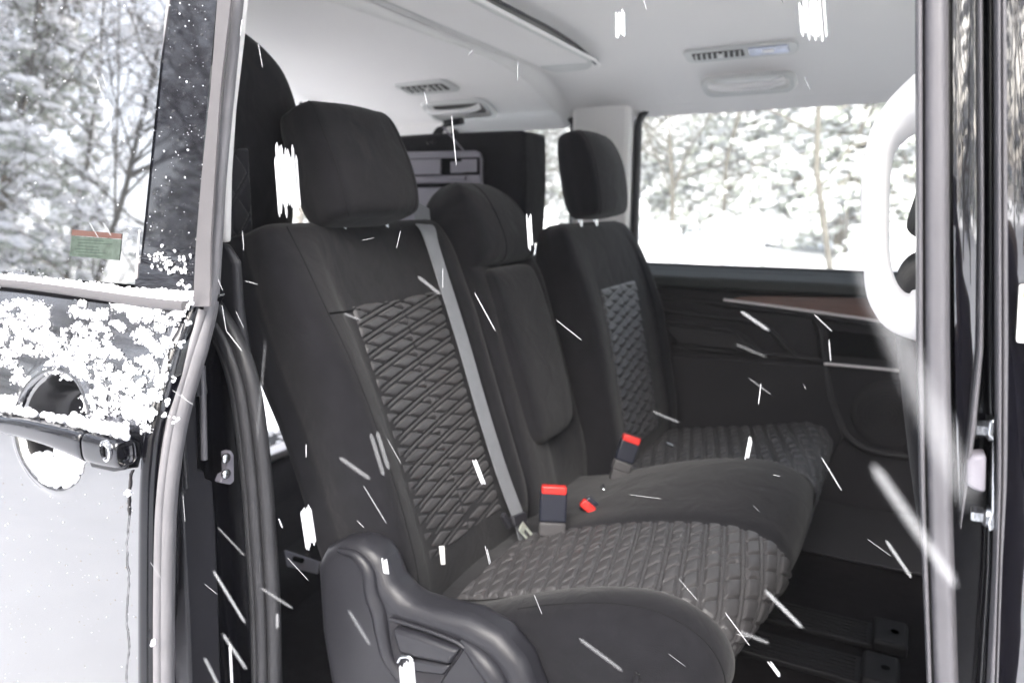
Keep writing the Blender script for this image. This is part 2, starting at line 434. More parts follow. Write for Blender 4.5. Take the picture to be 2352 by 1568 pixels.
# far sliding-door trim: wood, silver lines, armrest ridges, speaker ------------
ft = thing_part('far_door_trim', van)
YW = 1.574
def wall(px, py, off=0.0): return at(px, py, 'y', YW - off)
prism('wood_inlay', [wall(1672, 690, .001), wall(1700, 681, .001), wall(1760, 679, .001), wall(2130, 684, .001), wall(2130, 752, .001), wall(2020, 737, .001)], (0, -0.008, 0), 'wood', ft, 0.002)
tubeobj('silver_line', [wall(1662, 688, .008), wall(1850, 713, .008), wall(2140, 755, .008)], 0.0048, 'silver', ft, n=8)
tubeobj('silver_line', [wall(1893, 835, .010), wall(1980, 843, .010), wall(2076, 852, .010), wall(2200, 862, .01)], 0.0042, 'silver', ft, n=8)
for pth, r in (([(1500, 682), (1600, 690), (1700, 704), (1850, 722), (2100, 760)], .007), ([(1520, 712), (1640, 726), (1720, 738), (1760, 752), (1800, 790), (1830, 822)], .0065),
               ([(1530, 738), (1640, 752), (1690, 765), (1725, 790), (1750, 815)], .0065), ([(1545, 792), (1650, 806), (1780, 815), (1900, 830)], .007),
               ([(1870, 728), (1885, 770), (1893, 830), (1905, 900), (1925, 960), (1950, 1005), (2000, 1035), (2100, 1050)], .0075),
               ([(2083, 900), (2085, 1050)], .004)):
    tubeobj('ridge', [wall(a, b_, 0.003) for a, b_ in pth], r * 1.25, 'plastic_dull', ft, n=6)
prism('armrest', [wall(1520, 742, 0), wall(1690, 762, 0), wall(1742, 808, 0), wall(1560, 790, 0)], (0, -0.022, 0), 'plastic_dull', ft, 0.008)
prism('storage_pocket', [wall(1460, 806, 0), wall(1900, 838, 0), wall(1905, 900, 0), wall(1940, 1000, 0), wall(1850, 1120, 0), wall(1460, 1080, 0)], (0, -0.014, 0), 'trim_dark', ft, 0.010)
prism('pull_recess', [wall(1900, 755, 0), wall(2130, 785, 0), wall(2130, 835, 0), wall(1905, 815, 0)], (0, -0.004, 0), 'seam', ft, 0.002)
_c = wall(2040, 950, 0); _a = np.linspace(0, 2 * math.pi, 40, endpoint=False)
b = MB(); b.rings([np.stack([_c[0] + k * np.cos(_a), np.full(40, YW - d), _c[2] + k * np.sin(_a)], 1) for k, d in ((.095, 0), (.095, .006), (.088, .009), (.05, .006), (.0, .004))], cap=False)
b.build('speaker_grille', 'plastic_dull', ft)
b = MB()
for _k in range(8):
    _r = 0.012 + 0.0095 * _k
    b.tube(np.stack([_c[0] + _r * np.cos(_a), np.full(40, YW - .0085), _c[2] + _r * np.sin(_a)], 1), .0016, 5, cap=False, up=(0, 1, 0))
b.build('speaker_rings', 'trim_dark', ft)
# step ledge along the far door at floor level
prism('step_edge', [(-0.45, 1.22, .502), (-0.45, 1.57, .502), (-0.45, 1.57, .515), (-0.45, 1.215, .512)], (1.2, 0, 0), 'plastic_dull', van, 0.004)

# near rear quarter: inner trim, pillar trim, outer panel ------------------------
slab('quarter_trim', (X_REAR, 0.055, 0.45), (-0.905, 0.105, 1.265), 'plastic')
slab('rear_quarter_panel', (X_REAR, 0.01, 0.30), (-0.93, 0.05, 1.26), 'paint')
slab('side_rail', (X_REAR, 0.052, 1.695), (1.0, 0.10, 1.80), 'headliner')
slab('quarter_pillar', (X_REAR, 0.03, 1.25), (-1.75, 0.09, 1.74), 'headliner', 0.015)
b = MB(); b.add([(-1.76, 0.05, 1.26), (-0.95, 0.05, 1.26), (-0.95, 0.07, 1.70), (-1.76, 0.07, 1.70)], [(0, 1, 2, 3)])
b.build('quarter_window', 'privacy_glass', van, smooth=False)
_pt = [at(580, -60, 'y', .075), at(564, 100, 'y', .075), at(546, 250, 'y', .075), at(536, 400, 'y', .075), at(533, 556, 'y', .075)]
_pl = [p + np.array((-0.11, 0, 0)) for p in _pt]
prism('pillar_trim', _pt + _pl[::-1], (0, -0.012, 0), 'headliner', van, 0.004)
_pd = [at(534, 558, 'y', .06), at(560, 600, 'y', .06), at(566, 700, 'y', .06), at(584, 830, 'y', .06), at(592, 900, 'y', .06)]
prism('belt_trim', _pd + [p + np.array((-0.12, 0, 0)) for p in _pd[::-1]], (0, -0.015, 0), 'plastic', van, 0.010)
# rear body opening (tailgate up): posts and bumper
slab('rear_post', (X_REAR - .04, 0.0, 0.45), (X_REAR + .05, 0.13, 1.78), 'trim_dark', 0.02)
slab('rear_post', (X_REAR - .04, 1.55, 0.45), (X_REAR + .05, 1.66, 1.78), 'headliner', 0.02)
slab('rear_header', (X_REAR - .03, 0.05, 1.735), (X_REAR + .03, 1.60, 1.84), 'headliner', 0.012)
slab('rear_bumper', (X_REAR - .22, 0.05, 0.30), (X_REAR - .05, 1.60, 0.512), 'plastic_dull', 0.03)
slab('scuff_plate', (X_REAR - .03, 0.15, 0.503), (X_REAR + .045, 1.50, 0.530), 'silver', 0.006)
# front end of the cabin (beyond the pillar)
slab('dashboard', (1.0, 0.06, 0.75), (1.5, 1.58, 1.12), 'plastic_dull', 0.05)
slab('front_bulkhead', (1.2, 0.0, 0.30), (1.25, 1.66, 1.10), 'paint')
b = MB(); b.add([(1.25, 0.05, 1.10), (1.25, 1.60, 1.10), (0.98, 1.58, 1.74), (0.98, 0.06, 1.74)], [(0, 1, 2, 3)])
b.build('windscreen', 'glass', van, smooth=False)

# rear door-opening seal: ribbed rubber running down the body edge ------------------
_sp = [(470, 690), (497, 735), (532, 795), (560, 880), (576, 975), (590, 1100), (601, 1250), (610, 1400), (614, 1568), (616, 1700)]
_sc = [at(a, b_, 'y', .03) for a, b_ in _sp]
_prof = np.array([(math.cos(t), math.sin(t)) for t in np.linspace(0, 2 * math.pi, 24, endpoint=False)])
_prof[:, 1] *= 0.8
def offs(path, dx, dy): return [p + np.array((dx, dy, 0)) for p in path]
tubeobj('door_seal', offs(_sc, -0.006, -0.003), 0.0095, 'rubber', van, sides=12)
tubeobj('door_seal', offs(_sc, 0.012, 0.004), 0.0105, 'rubber', van, sides=12)
tubeobj('door_seal', offs(_sc, -0.022, -0.002), 0.006, 'rubber', van, sides=10)
# body flange behind that seal and black pillar recess
_fl = offs(_sc, -0.006, 0.03)
prism('seal_flange', _fl + offs(_sc, -0.06, 0.03)[::-1], (0, -0.012, 0), 'plastic', van, 0.004)
prism('pillar_recess', [(-0.80, 0.045, 0.40), (-0.815, 0.045, 1.20), (-0.93, 0.045, 1.25), (-0.98, 0.045, 0.40)], (0, 0.008, 0), 'gloss_black', van)

# rear overhead console across the headliner -----------------------------------------
oc = thing('overhead_console', 'pale transverse ceiling console with louvre and oval lamp', 'ceiling console')
pad('console_body', (-0.883, 0.84), 0.082, 0.545, 0.050, 0.0075, 'cream_plastic', oc, 0.005)
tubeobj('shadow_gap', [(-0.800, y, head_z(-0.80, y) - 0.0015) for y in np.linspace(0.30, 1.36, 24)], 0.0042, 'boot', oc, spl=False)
b = MB()
for _k in range(-3, 4):
    _x = -0.885 + 0.011 * _k
    b.tube([(_x, y, head_z(_x, y) - 0.0095) for y in np.linspace(0.72, 0.93, 10)], .0035, 6)
b.build('louvre', 'cream_plastic', oc)
_lc = on_head(1268, 118); pad('oval_lamp', (_lc[0], _lc[1]), 0.022, 0.040, 0.021, 0.0115, 'white_plastic', oc, 0.003)
pad('frame_lip', (-0.883, 0.84), 0.094, 0.560, 0.040, 0.0035, 'headliner', oc, 0.003)

# far ceiling vent with lamp ----------------------------------------------------------
def vent(pL, pR, label, half, slats, lens):
    t = thing('ceiling_vent', label, 'air vent', 'air vents in the headliner')
    a, c_ = on_head(*pL), on_head(*pR); mid = (a + c_) / 2; hx = abs(c_[0] - a[0]) / 2
    sk = 0.12
    pad('vent_frame', mid, hx, half, min(0.022, half * .8), 0.006, 'cream_plastic', t, 0.005)
    gx0, gx1 = (mid[0] - hx * 0.84, mid[0] + (0.08 if lens else 0.74) * hx)
    gc = ((gx0 + gx1) / 2, mid[1]); gh = (gx1 - gx0) / 2
    pad('grille', gc, gh, half * .50, 0.004, 0.0072, 'grille', t, 0.001)
    for i in range(slats):
        x = gx0 + (i + .7) * (gx1 - gx0) / (slats + .4)
        z = head_z(x, mid[1]); nn = head_n(x, mid[1])
        obox('slat', np.array((x, mid[1], z)) + nn * 0.009, (0.0022, half * .48, 0.0028), frame(nn, (1, 0.15, 0)), 'cream_plastic', t)
    pad('knob', (gc[0] + gh * .1, mid[1]), 0.006, 0.006, 0.0055, 0.013, 'white_plastic', t, 0.001)
    if lens:
        pad('lamp_lens', (mid[0] + hx * .50, mid[1]), hx * .34, half * .56, 0.005, 0.0085, 'lamp_lens', t, 0.002)
        pad('lamp_bulb', (mid[0] + hx * .50, mid[1]), hx * .10, half * .25, 0.004, 0.0098, 'white_plastic', t, 0.001)
    return t
vent((1572, 128), (1835, 103), 'long ceiling vent with dark slats and bluish lamp lens', 0.036, 9, True)
vent((920, 203), (1042, 193), 'short ceiling vent with fine dark grille at rear', 0.052, 7, False)

# assist grips -------------------------------------------------------------------------
def grip(pc, hx, hy, label, dark):
    t = thing('assist_grip', label, 'grab handle', 'assist grips above the far windows')
    c_ = on_head(*pc)
    pad('surround', c_, hx, hy, min(0.030, hy * .8), 0.010, 'cream_plastic', t, 0.008, hole=(0.016, 0.012))
    pad('recess', c_, hx * .72, hy * .50, 0.012, 0.0015, 'grille' if dark else 'white_plastic', t, 0.001)
    pts = []
    for k in np.linspace(-1, 1, 15):
        x = c_[0] + k * hx * .78; y = c_[1] - hy * .55 - 0.0
        d = 0.016 + 0.014 * (1 - abs(k) ** 4)
        pts.append(np.array((x, y, head_z(x, y))) + head_n(x, y) * d)
    tubeobj('grip_bar', pts, 0.0095, 'white_plastic', t, sides=10, spl=False)
    return c_
grip((1718, 190), 0.128, 0.040, 'folded pale assist grip beside the ceiling lamp', False)
_g2 = grip((1055, 250), 0.128, 0.058, 'pale assist grip with black strap hooked in it', True)

# ================================================================== SECOND-ROW BENCH
TILT = math.radians(18.5)
def back_frame(bx, bz, rec):
    return np.array((bx, 0, bz)), np.array((-math.sin(rec), 0, math.cos(rec))), np.array((math.cos(rec), 0, math.sin(rec)))
def bp(fr, y, h, d):
    B, U, N = fr; return B + U * h + N * d + np.array((0, y, 0))
def backrest_skin(fr, y0, y1, H, bo, bi, levels):
    rings = []
    for h, t, bs, inset, dd in levels:
        a, c_ = y0 + inset, y1 - inset * .6; wq = c_ - a
        pr = [(a + .025, -t), (a + .004, -t * .62), (a, -t * .15), (a + .012, bo * .55 * bs), (a + .04, bo * bs), (a + .085, bo * .62 * bs), (a + .125, .004 * bs),
              (a + wq * .5, -.004 * bs), (c_ - .085, .004 * bs), (c_ - .055, bi * .62 * bs), (c_ - .028, bi * bs), (c_ - .008, bi * .4 * bs), (c_, -t * .3), (c_ - .02, -t)]
        rings.append([bp(fr, y, h, d + dd) for y, d in pr])
    return loft(rings, 6, 5)
def quilt_surface(fn, nu, nv, lu, lv, sA=0.22, sB=-0.37, pA=0.030, pB=0.030, amp=0.0054, gw=0.75, sw=0.70, gs=0.0017, go=0.0046, iw=0.0055, rb=0.18):
    """fn(u,v)->(point, normal); quilted relief in metres over lu x lv: double-stitched ribs one way, single thin stitches the other"""
    G = np.zeros((nu, nv, 3))
    for i in range(nu):
        for j in range(nv):
            u, v = i / (nu - 1), j / (nv - 1)
            p, n_ = fn(u, v)
            a, c_ = u * lu, v * lv
            fA = ((c_ - sA * a) / pA) % 1.0; dA = min(fA, 1 - fA) * pA
            mir = a if u < .55 else a - 0.5 * pB / (sB if sB else 1)
            fB = ((c_ - sB * mir) / pB) % 1.0; dB = min(fB, 1 - fB) * pB
            groove = math.exp(-((dA - go) / gs) ** 2)
            inside = 1 - math.exp(-(dA / iw) ** 4)
            stitch = math.exp(-(dB / 0.0022) ** 2) * inside
            puff = inside * (math.sin(math.pi * fA) ** .45) * (math.sin(math.pi * fB) ** .35)
            h = amp * (0.62 * puff - gw * groove - sw * stitch + rb * (1 - inside))
            if abs(u - .55) < 0.012: h -= amp * .25
            edge = min(1, min(u, 1 - u) * lu / 0.006) * min(1, min(v, 1 - v) * lv / 0.006)
            G[i, j] = p + n_ * (h * edge - 0.004 * (1 - edge))
    return G
def seam_from(S, j, i0, i1, name, parent, r=0.0012, lift=0.0):
    tubeobj(name, [S[i, j] for i in range(i0, i1)], r, 'seam', parent, sides=6, spl=False)

bench = thing('bench_seat', 'wide black two-place rear bench section nearest the open door', 'car seat', 'second row seats')
FN = back_frame(-0.645, 0.765, TILT)
NB = backrest_skin(FN, 0.156, 0.635, 0.62, 0.040, 0.020, [
    (-0.06, .100, .25, .01, -.02), (0.02, .104, .8, .0, 0), (0.12, .106, 1.05, 0, 0), (0.28, .106, 1.05, -.002, 0), (0.40, .112, .9, -.010, 0), (0.48, .108, .62, -.014, -.002),
    (0.56, .098, .34, -.014, -.006), (0.608, .085, .12, -.006, -.016), (0.627, .070, .05, .012, -.030), (0.633, .035, .02, .060, -.046)])
skin('backrest', NB, 'fabric', bench)
seam_from(NB, 4 * 5 + 1, 6, 46, 'seam', bench)
# horizontal seam under the shoulder yoke
def front_pt(S, u_h, j): return S[int(round(u_h)), j]
tubeobj('seam', [NB[29, j] + FN[2] * .0003 for j in range(21, 46)], 0.0016, 'seam', bench, sides=6, spl=False)
def nq(u, v):
    y = 0.272 + u * 0.258; h = 0.02 + v * 0.455
    d = 0.0030 - 0.006 * math.sin(math.pi * u)
    return bp(FN, y, h, d), FN[2]
b = MB(); b.grid(quilt_surface(nq, 110, 330, .25, .452)); b.build('quilted_panel', 'quilt', bench, angle=180)
# little white woven tag at the quilt's lower edge
tg = [at(993, 1252, 'y', .270), at(1004, 1252, 'y', .276), at(1006, 1294, 'y', .276), at(998, 1294, 'y', .270)]
tg = [p + FN[2] * .018 + np.array((0, -0.006, 0)) for p in tg]
prism('woven_tag', tg, tuple(FN[2] * .0015), 'label_white', bench)
# centre place: upright with fold-down armrest
CB = backrest_skin(FN, 0.632, 0.955, 0.62, 0.012, 0.012, [
    (-0.06, .12, .3, .005, -.01), (0.03, .14, 1, 0, .004), (0.15, .145, 1, 0, .010), (0.30, .14, 1, 0, .016), (0.44, .12, 1, .002, .022), (0.50, .10, .8, .006, .016),
    (0.545, .09, .4, .014, -.008), (0.565, .05, .2, .04, -.035)])
skin('backrest', CB, 'fabric', bench)
# armrest pad
rings = []
for h, t, ins in ((0.095, .004, .05), (0.105, .020, .026), (0.14, .034, .010), (0.24, .040, .004), (0.36, .040, .0), (0.455, .036, .002), (0.488, .026, .010), (0.498, .006, .03)):
    a, c_ = 0.672 + ins + 0.02 * (0.5 - h), 0.878 - ins + 0.02 * (0.3 - h)
    rings.append([bp(FN, y, h, d + 0.016 + .012 * h) for y, d in ((a + .004, -.03), (a, t * .5), (a + .012, t * .92), ((a + c_) / 2, t), (c_ - .012, t * .92), (c_, t * .5), (c_ - .004, -.03))])
AR = loft(rings, 5, 5); skin('armrest_pad', AR, 'fabric', bench)
# headrests
def headrest(parent, prof_levels, fr, yc, wid, dback, dfront, m='fabric', seam_j=(9, 21), yskew=0.0):
    rings = []
    for h, kx, df, db in prof_levels:
        hw = wid / 2 * kx; f, k = dfront + df, dback + db; yy = yc + yskew * h
        rings.append([bp(fr, yy + q * hw, h, d) for q, d in ((-.80, k), (-.98, k * .6 + f * .4), (-1.0, k * .3 + f * .7), (-.93, f * .93 + k * .07), (-.70, f), (-.2, f + .006), (.25, f + .006), (.72, f), (.93, f * .93 + k * .07), (1.0, k * .3 + f * .7), (.98, k * .6 + f * .4), (.80, k), (.2, k - .004))])
    S = loft(rings, 6, 5); o = skin('headrest', S, m, parent)
    for j in seam_j:
        tubeobj('seam', [S[i, j] for i in range(5, len(S) - 5)], 0.0014, 'seam', o, sides=6, spl=False)
    return o
HR = [(0.615, .55, -.05, .03), (0.621, .88, -.012, .012), (0.648, .98, 0, 0), (0.70, 1.0, .004, 0), (0.760, 1.0, -.002, .002), (0.798, .97, -.010, .005), (0.815, .90, -.024, .013), (0.822, .60, -.050, .034)]
nh = headrest(bench, HR, FN, 0.376, 0.228, -0.050, 0.062, seam_j=(15, 36), yskew=0.0)
for yy in (0.34, 0.46): tubeobj('headrest_post', [bp(FN, yy, .56, -.03), bp(FN, yy, .64, -.02)], .006, 'steel', nh, spl=False)
# low saddle-shaped centre headrest
rings = []
for h, a, c_, f, k in ((0.505, .66, .905, .01, -.07), (0.512, .648, .915, .050, -.09), (0.545, .640, .915, .068, -.095), (0.60, .642, .905, .066, -.09), (0.65, .660, .885, .052, -.08), (0.685, .690, .850, .028, -.065), (0.702, .715, .815, .0, -.05)):
    wq = c_ - a
    rings.append([bp(FN, a + wq * q, h, d) for q, d in ((.1, k), (.0, k * .5), (.0, f * .5), (.07, f * .9), (.3, f), (.6, f), (.9, f * .92), (1, f * .5), (1, k * .5), (.9, k))])
CH = loft(rings, 5, 5); ch = skin('headrest', CH, 'fabric', bench)
for j in (21, 29): tubeobj('seam', [CH[i, j] for i in range(3, len(CH) - 3)], 0.0014, 'seam', ch, sides=6, spl=False)

# cushion -------------------------------------------------------------------------------
CP = [(-.66, .715), (-.56, .738), (-.46, .772), (-.36, .802), (-.26, .822), (-.185, .826), (-.135, .806), (-.118, .770), (-.150, .715), (-.205, .655), (-.25, .61)]
def skew(y): return float(np.interp(y, [.17, .28, .55, .75, .93], [-.050, -.045, .0, .004, -.002]))
def path_n(P_, i):
    a = P_[max(0, i - 1)]; c_ = P_[min(len(P_) - 1, i + 1)]; t = np.array(c_) - np.array(a); t = t / np.linalg.norm(t); return np.array((-t[1], t[0]))
PR = [(.215, -.19), (.176, -.13), (.168, -.06), (.176, .006), (.205, .034), (.248, .031), (.282, .000), (.42, .004), (.555, .000), (.60, .014), (.72, .030), (.85, .029), (.915, .006), (.93, -.06), (.91, -.19)]
rings = []
for i, (x, z) in enumerate(CP):
    n2 = path_n(CP, i)
    k = 1.0 if i < 6 else max(.30, 1 - .16 * (i - 5)); kb = 1.0 if i < 5 else max(0.25, 1 - .17 * (i - 4))
    kc = 0.25 + 0.75 * min(1, i / 4)
    ring = []
    for y, d in PR:
        kk = k * (kc if y > .5 or i > 0 else 1); dd = d * kk if d > 0 else d * kb
        yy = y
        if i >= 6 and y < .3: yy = y + 0.006 * (i - 5)
        ring.append((x + n2[0] * dd + skew(y) * float(sstep(1, 6, i)) - .035 * float(sstep(6, 9, i)) * float(sstep(.57, .72, y)), yy, z + n2[1] * dd))
    rings.append(ring)
CU = loft(rings, 6, 5); skin('cushion', CU, 'fabric', bench)
tubeobj('seam', [CU[i, 4 * 5 - 1] for i in range(14, 44)], 0.0011, 'seam', bench, sides=6, spl=False)
_fineP = cr_spline([(x, z, 0) for x, z in CP], 24)[:, :2]
_len = np.concatenate([[0], np.cumsum(np.linalg.norm(np.diff(_fineP, axis=0), axis=1))])
def cush_path(s):
    x = np.interp(s, _len, _fineP[:, 0]); z = np.interp(s, _len, _fineP[:, 1])
    x2 = np.interp(s + .004, _len, _fineP[:, 0]); z2 = np.interp(s + .004, _len, _fineP[:, 1]); x1 = np.interp(s - .004, _len, _fineP[:, 0]); z1 = np.interp(s - .004, _len, _fineP[:, 1])
    t = np.array((x2 - x1, z2 - z1)); t /= np.linalg.norm(t) + 1e-9
    return np.array((x, 0, z)), np.array((-t[1], 0, t[0]))
def cq(u, v):
    s = 0.06 + v * 0.605
    p, n_ = cush_path(s)
    wn = sstep(.52, .72, s)
    y0, y1 = .280 + .045 * wn, .558 - .012 * wn - 0.05 * sstep(.62, .72, s)
    return p + np.array((skew(y0 + u * (y1 - y0)) * float(sstep(.10, .53, s)), y0 + u * (y1 - y0), 0)) + n_ * (0.0085 + .004 * math.sin(math.pi * u)), n_
b = MB(); b.grid(quilt_surface(cq, 120, 430, .277, .655, sA=-.38, sB=.55, pA=.033, pB=.037, amp=.0044, gw=1.0, sw=.9, gs=.0016, go=.0040, iw=.0050, rb=.02)); b.build('quilted_panel', 'quilt', bench, angle=180)

# recliner side cover with lever ------------------------------------------------------------
def ypt(L, y): return [at(a, c_, 'y', y) for a, c_ in L]
cov = [(720, 1300), (738, 1264), (775, 1246), (812, 1246), (848, 1262), (872, 1295), (890, 1345), (925, 1385), (985, 1405), (1070, 1425), (1140, 1465), (1195, 1530), (1230, 1620), (1240, 1760), (800, 1800), (755, 1600), (730, 1450)]
sc_ = prism('side_cover', ypt(cov, .118), (0, .062, 0), 'plastic', bench, 0.022, 6)
# crest rib of the cover and sunken lever pocket
tubeobj('cover_rib', [p + np.array((0, -.001, 0)) for p in ypt([(778, 1262), (820, 1275), (848, 1310), (856, 1360), (872, 1405), (880, 1450), (895, 1510), (935, 1575), (960, 1640)], .119)], [.004 + .009 * math.sin(math.pi * k / 48) for k in range(49)], 'plastic', sc_, sides=12)
tubeobj('cover_rib', [p + np.array((0, -.001, 0)) for p in ypt([(1060, 1470), (1095, 1500), (1130, 1540), (1160, 1600), (1180, 1680)], .119)], [.004 + .012 * math.sin(math.pi * k / 24) for k in range(25)], 'plastic', sc_, sides=12)
prism('lever_pocket', ypt([(892, 1418), (975, 1445), (1068, 1482), (1060, 1500), (1018, 1560), (1000, 1600), (935, 1600), (905, 1520)], .1155), (0, .004, 0), 'trim_dark', sc_, 0.002)
tubeobj('pocket_lip', ypt([(896, 1420), (935, 1432), (990, 1450), (1045, 1472), (1066, 1487)], .113), .0032, 'plastic', sc_, sides=8)
lev = prism('lever', ypt([(898, 1444), (960, 1462), (1050, 1497), (1030, 1528), (960, 1514), (915, 1502)], .100), (0, .018, 0), 'plastic', sc_, 0.006)
prism('lever', ypt([(920, 1508), (985, 1520), (1032, 1530), (1018, 1552), (960, 1545), (925, 1540)], .106), (0, .012, 0), 'plastic', sc_, 0.004)
tubeobj('strap_ring', ypt([(915, 1518), (922, 1508), (938, 1507), (948, 1516)], .098), .0035, 'steel', sc_, sides=8)

# far (single) seat ----------------------------------------------------------------------------
far = thing('single_seat', 'black single seat by the far window, slid forward of bench', 'car seat', 'second row seats')
RF = math.radians(11.0)
FF = back_frame(-0.575, 0.745, RF)
FB = backrest_skin(FF, 0.948, 1.498, 0.62, 0.020, 0.030, [
    (-0.08, .12, .4, .01, -.01), (0.02, .14, .9, 0, 0), (0.15, .15, 1, 0, 0), (0.32, .14, 1, .0, 0), (0.42, .125, .7, .005, -.006), (0.50, .105, .4, .012, -.016),
    (0.56, .09, .2, .030, -.030), (0.598, .07, .1, .055, -.046), (0.614, .035, .05, .09, -.066)])
skin('backrest', FB, 'fabric', far)
def fq(u, v):
    return bp(FF, 1.064 + u * .270, .0 + v * .432, 0.0055 - 0.004 * math.sin(math.pi * u)), FF[2]
b = MB(); b.grid(quilt_surface(fq, 96, 280, .270, .432)); b.build('quilted_panel', 'quilt', far, angle=180)
FH = [(0.618, .55, -.05, .03), (0.626, .88, -.012, .012), (0.665, .98, 0, 0), (0.74, 1.0, .002, 0), (0.79, .98, -.006, .002), (0.825, .92, -.020, .006), (0.842, .78, -.035, .016), (0.848, .4, -.055, .04)]
fh = headrest(far, FH, FF, 1.203, 0.256, -0.075, 0.028, seam_j=(18, 39))
for yy in (1.13, 1.24): tubeobj('headrest_post', [bp(FF, yy, .58, -.055), bp(FF, yy, .67, -.045)], .006, 'chrome', fh, spl=False)
FP = [(-.60, .700), (-.50, .716), (-.40, .734), (-.30, .753), (-.22, .772), (-.17, .780), (-.135, .768), (-.12, .735), (-.13, .69), (-.14, .62)]
FPR = [(.985, -.15), (.965, -.10), (.966, -.03), (.985, .004), (1.03, .008), (1.085, .0), (1.21, .002), (1.325, .0), (1.38, .002), (1.42, -.004), (1.455, -.03), (1.46, -.08), (1.44, -.15)]
rings = []
for i, (x, z) in enumerate(FP):
    n2 = path_n(FP, i); k = 1 if i < 5 else max(.3, 1 - .17 * (i - 4))
    rings.append([(x + n2[0] * d * k, y, z + n2[1] * d * k) for y, d in FPR])
skin('cushion', loft(rings, 5, 5), 'fabric', far)
_fp2 = cr_spline([(x, z, 0) for x, z in FP], 20)[:, :2]
_l2 = np.concatenate([[0], np.cumsum(np.linalg.norm(np.diff(_fp2, axis=0), axis=1))])
def fcq(u, v):
    s = .04 + v * .56
    x, z = np.interp(s, _l2, _fp2[:, 0]), np.interp(s, _l2, _fp2[:, 1])
    t = np.array((np.interp(s + .005, _l2, _fp2[:, 0]) - np.interp(s - .005, _l2, _fp2[:, 0]), np.interp(s + .005, _l2, _fp2[:, 1]) - np.interp(s - .005, _l2, _fp2[:, 1])))
    t /= np.linalg.norm(t) + 1e-9; n_ = np.array((-t[1], 0, t[0]))
    return np.array((x, 1.02 + u * .40, z)) + n_ * .012, n_
b = MB(); b.grid(quilt_surface(fcq, 110, 260, .40, .56, sA=-.25, sB=.70, pA=.034, pB=.038, amp=.0044, gw=1.0, sw=.9, gs=.0018, go=.0042, iw=.0054, rb=.02)); b.build('quilted_panel', 'quilt', far, angle=180)

# ================================================================== BELTS AND BUCKLES
def back_hit(px, py, d, fr=FN):
    B, U, N = fr; r_ = ray(px, py); o_ = B + N * d
    t = ((o_ - CAM) @ N) / (r_ @ N); return CAM + r_ * t
sb = thing('seat_belt', 'grey seat belt webbing hanging down the near backrest', 'seat belt')
def ribbon(name, path, wdt, thick, parent, m='belt', wvec=None, n=6):
    P_ = cr_spline(path, n); T = np.gradient(P_, axis=0); rr = []
    for i in range(len(P_)):
        t = unit(T[i]); wv = np.array(wvec if wvec is not None else (0, 1, 0), float); wv = unit(wv - t * (wv @ t)); nn = np.cross(t, wv)
        a, c_ = wv * wdt / 2, nn * thick / 2
        rr.append(np.array([P_[i] - a - c_, P_[i] + a - c_, P_[i] + a + c_, P_[i] - a + c_]))
    b_ = MB(); b_.rings(rr); return b_.build(name, m, parent, angle=30)
wb = [back_hit(968, 470, -.055), back_hit(972, 508, -.03), back_hit(986, 540, .014), back_hit(1018, 640, .028), back_hit(1062, 780, .034), back_hit(1105, 930, .036), back_hit(1150, 1075, .034), back_hit(1190, 1185, .034)]
ribbon('webbing', wb, .040, .0016, sb)
ribbon('lap_webbing', [back_hit(1192, 1195, .036), back_hit(1204, 1240, .03), back_hit(1218, 1290, .02)], .036, .0016, sb)
_q = back_hit(1191, 1192, .040)
_tx = unit(back_hit(1225, 1178, .04) - back_hit(1160, 1205, .04)); _tz = FN[2]
obox('tongue_holder', _q, (.025, .010, .006), [_tx, np.cross(_tz, _tx), _tz], 'plastic', sb, .003)
_q2 = back_hit(1163, 1195, .043); obox('belt_stopper', _q2, (.016, .006, .005), frame(_tz, back_hit(1175, 1215, .04) - back_hit(1155, 1180, .04)), 'plastic', sb, .002)
# metal tongue with a slot: four bars
_ta, _tb = back_hit(1200, 1212, .046), back_hit(1232, 1252, .052)
_td = unit(_tb - _ta); _ts = unit(np.cross(_tz, _td)); b = MB(); _L = np.linalg.norm(_tb - _ta)
for s_ in (-1, 1): b.box((_ta + _tb) / 2 + _ts * .008 * s_, (_L / 2, .0035, .0012), [_td, _ts, _tz])
b.box(_ta, (.007, .012, .0012), [_td, _ts, _tz]); b.box(_tb, (.006, .0115, .0012), [_td, _ts, _tz])
b.build('tongue', 'tongue', sb, smooth=True, bevel=.001)

def buckle(label, top, bot, wpx, t, extra=None, hidden=False):
    k = thing('seat_belt_buckle', label, 'buckle', 'red topped seat belt buckles')
    a, c_ = deep(*top, t), deep(*bot, t); up_ = unit(a - c_); L = np.linalg.norm(a - c_)
    side = unit(np.cross(up_, FWD)); nn = np.cross(side, up_); wm = wpx * t / F_PX / 2
    ax = [side, up_, nn]
    obox('buckle_body', a - up_ * L * .28, (wm, L * .30, .012), ax, 'buckle', k, .004)
    obox('boot', a - up_ * L * .72, (wm * .98, L * .14, .013), ax, 'boot', k, .004)
    obox('boot_neck', a - up_ * L * .98, (wm * .84, L * .16, .011), ax, 'boot', k, .004)
    obox('release_button', a + up_ * .004 - nn * .002, (wm * .92, .008, .011), ax, 'red', k, .003)
    return k
buckle('large upright buckle with red button beside the grey belt', (1272, 1128), (1266, 1246), 62, 1.40)
buckle('tilted dark buckle between the bench and far seat', (1448, 1012), (1420, 1092), 44, 1.66)
k3 = thing('seat_belt_buckle', 'small red buckle end lying on the middle cushion', 'buckle', 'red topped seat belt buckles')
_c3 = deep(1350, 1163, 1.47); _u3 = unit(deep(1335, 1150, 1.47) - deep(1366, 1176, 1.47)); _s3 = unit(np.cross(_u3, FWD))
obox('release_button', _c3, (.016, .0085, .009), [_u3, _s3, np.cross(_u3, _s3)], 'red', k3, .003)
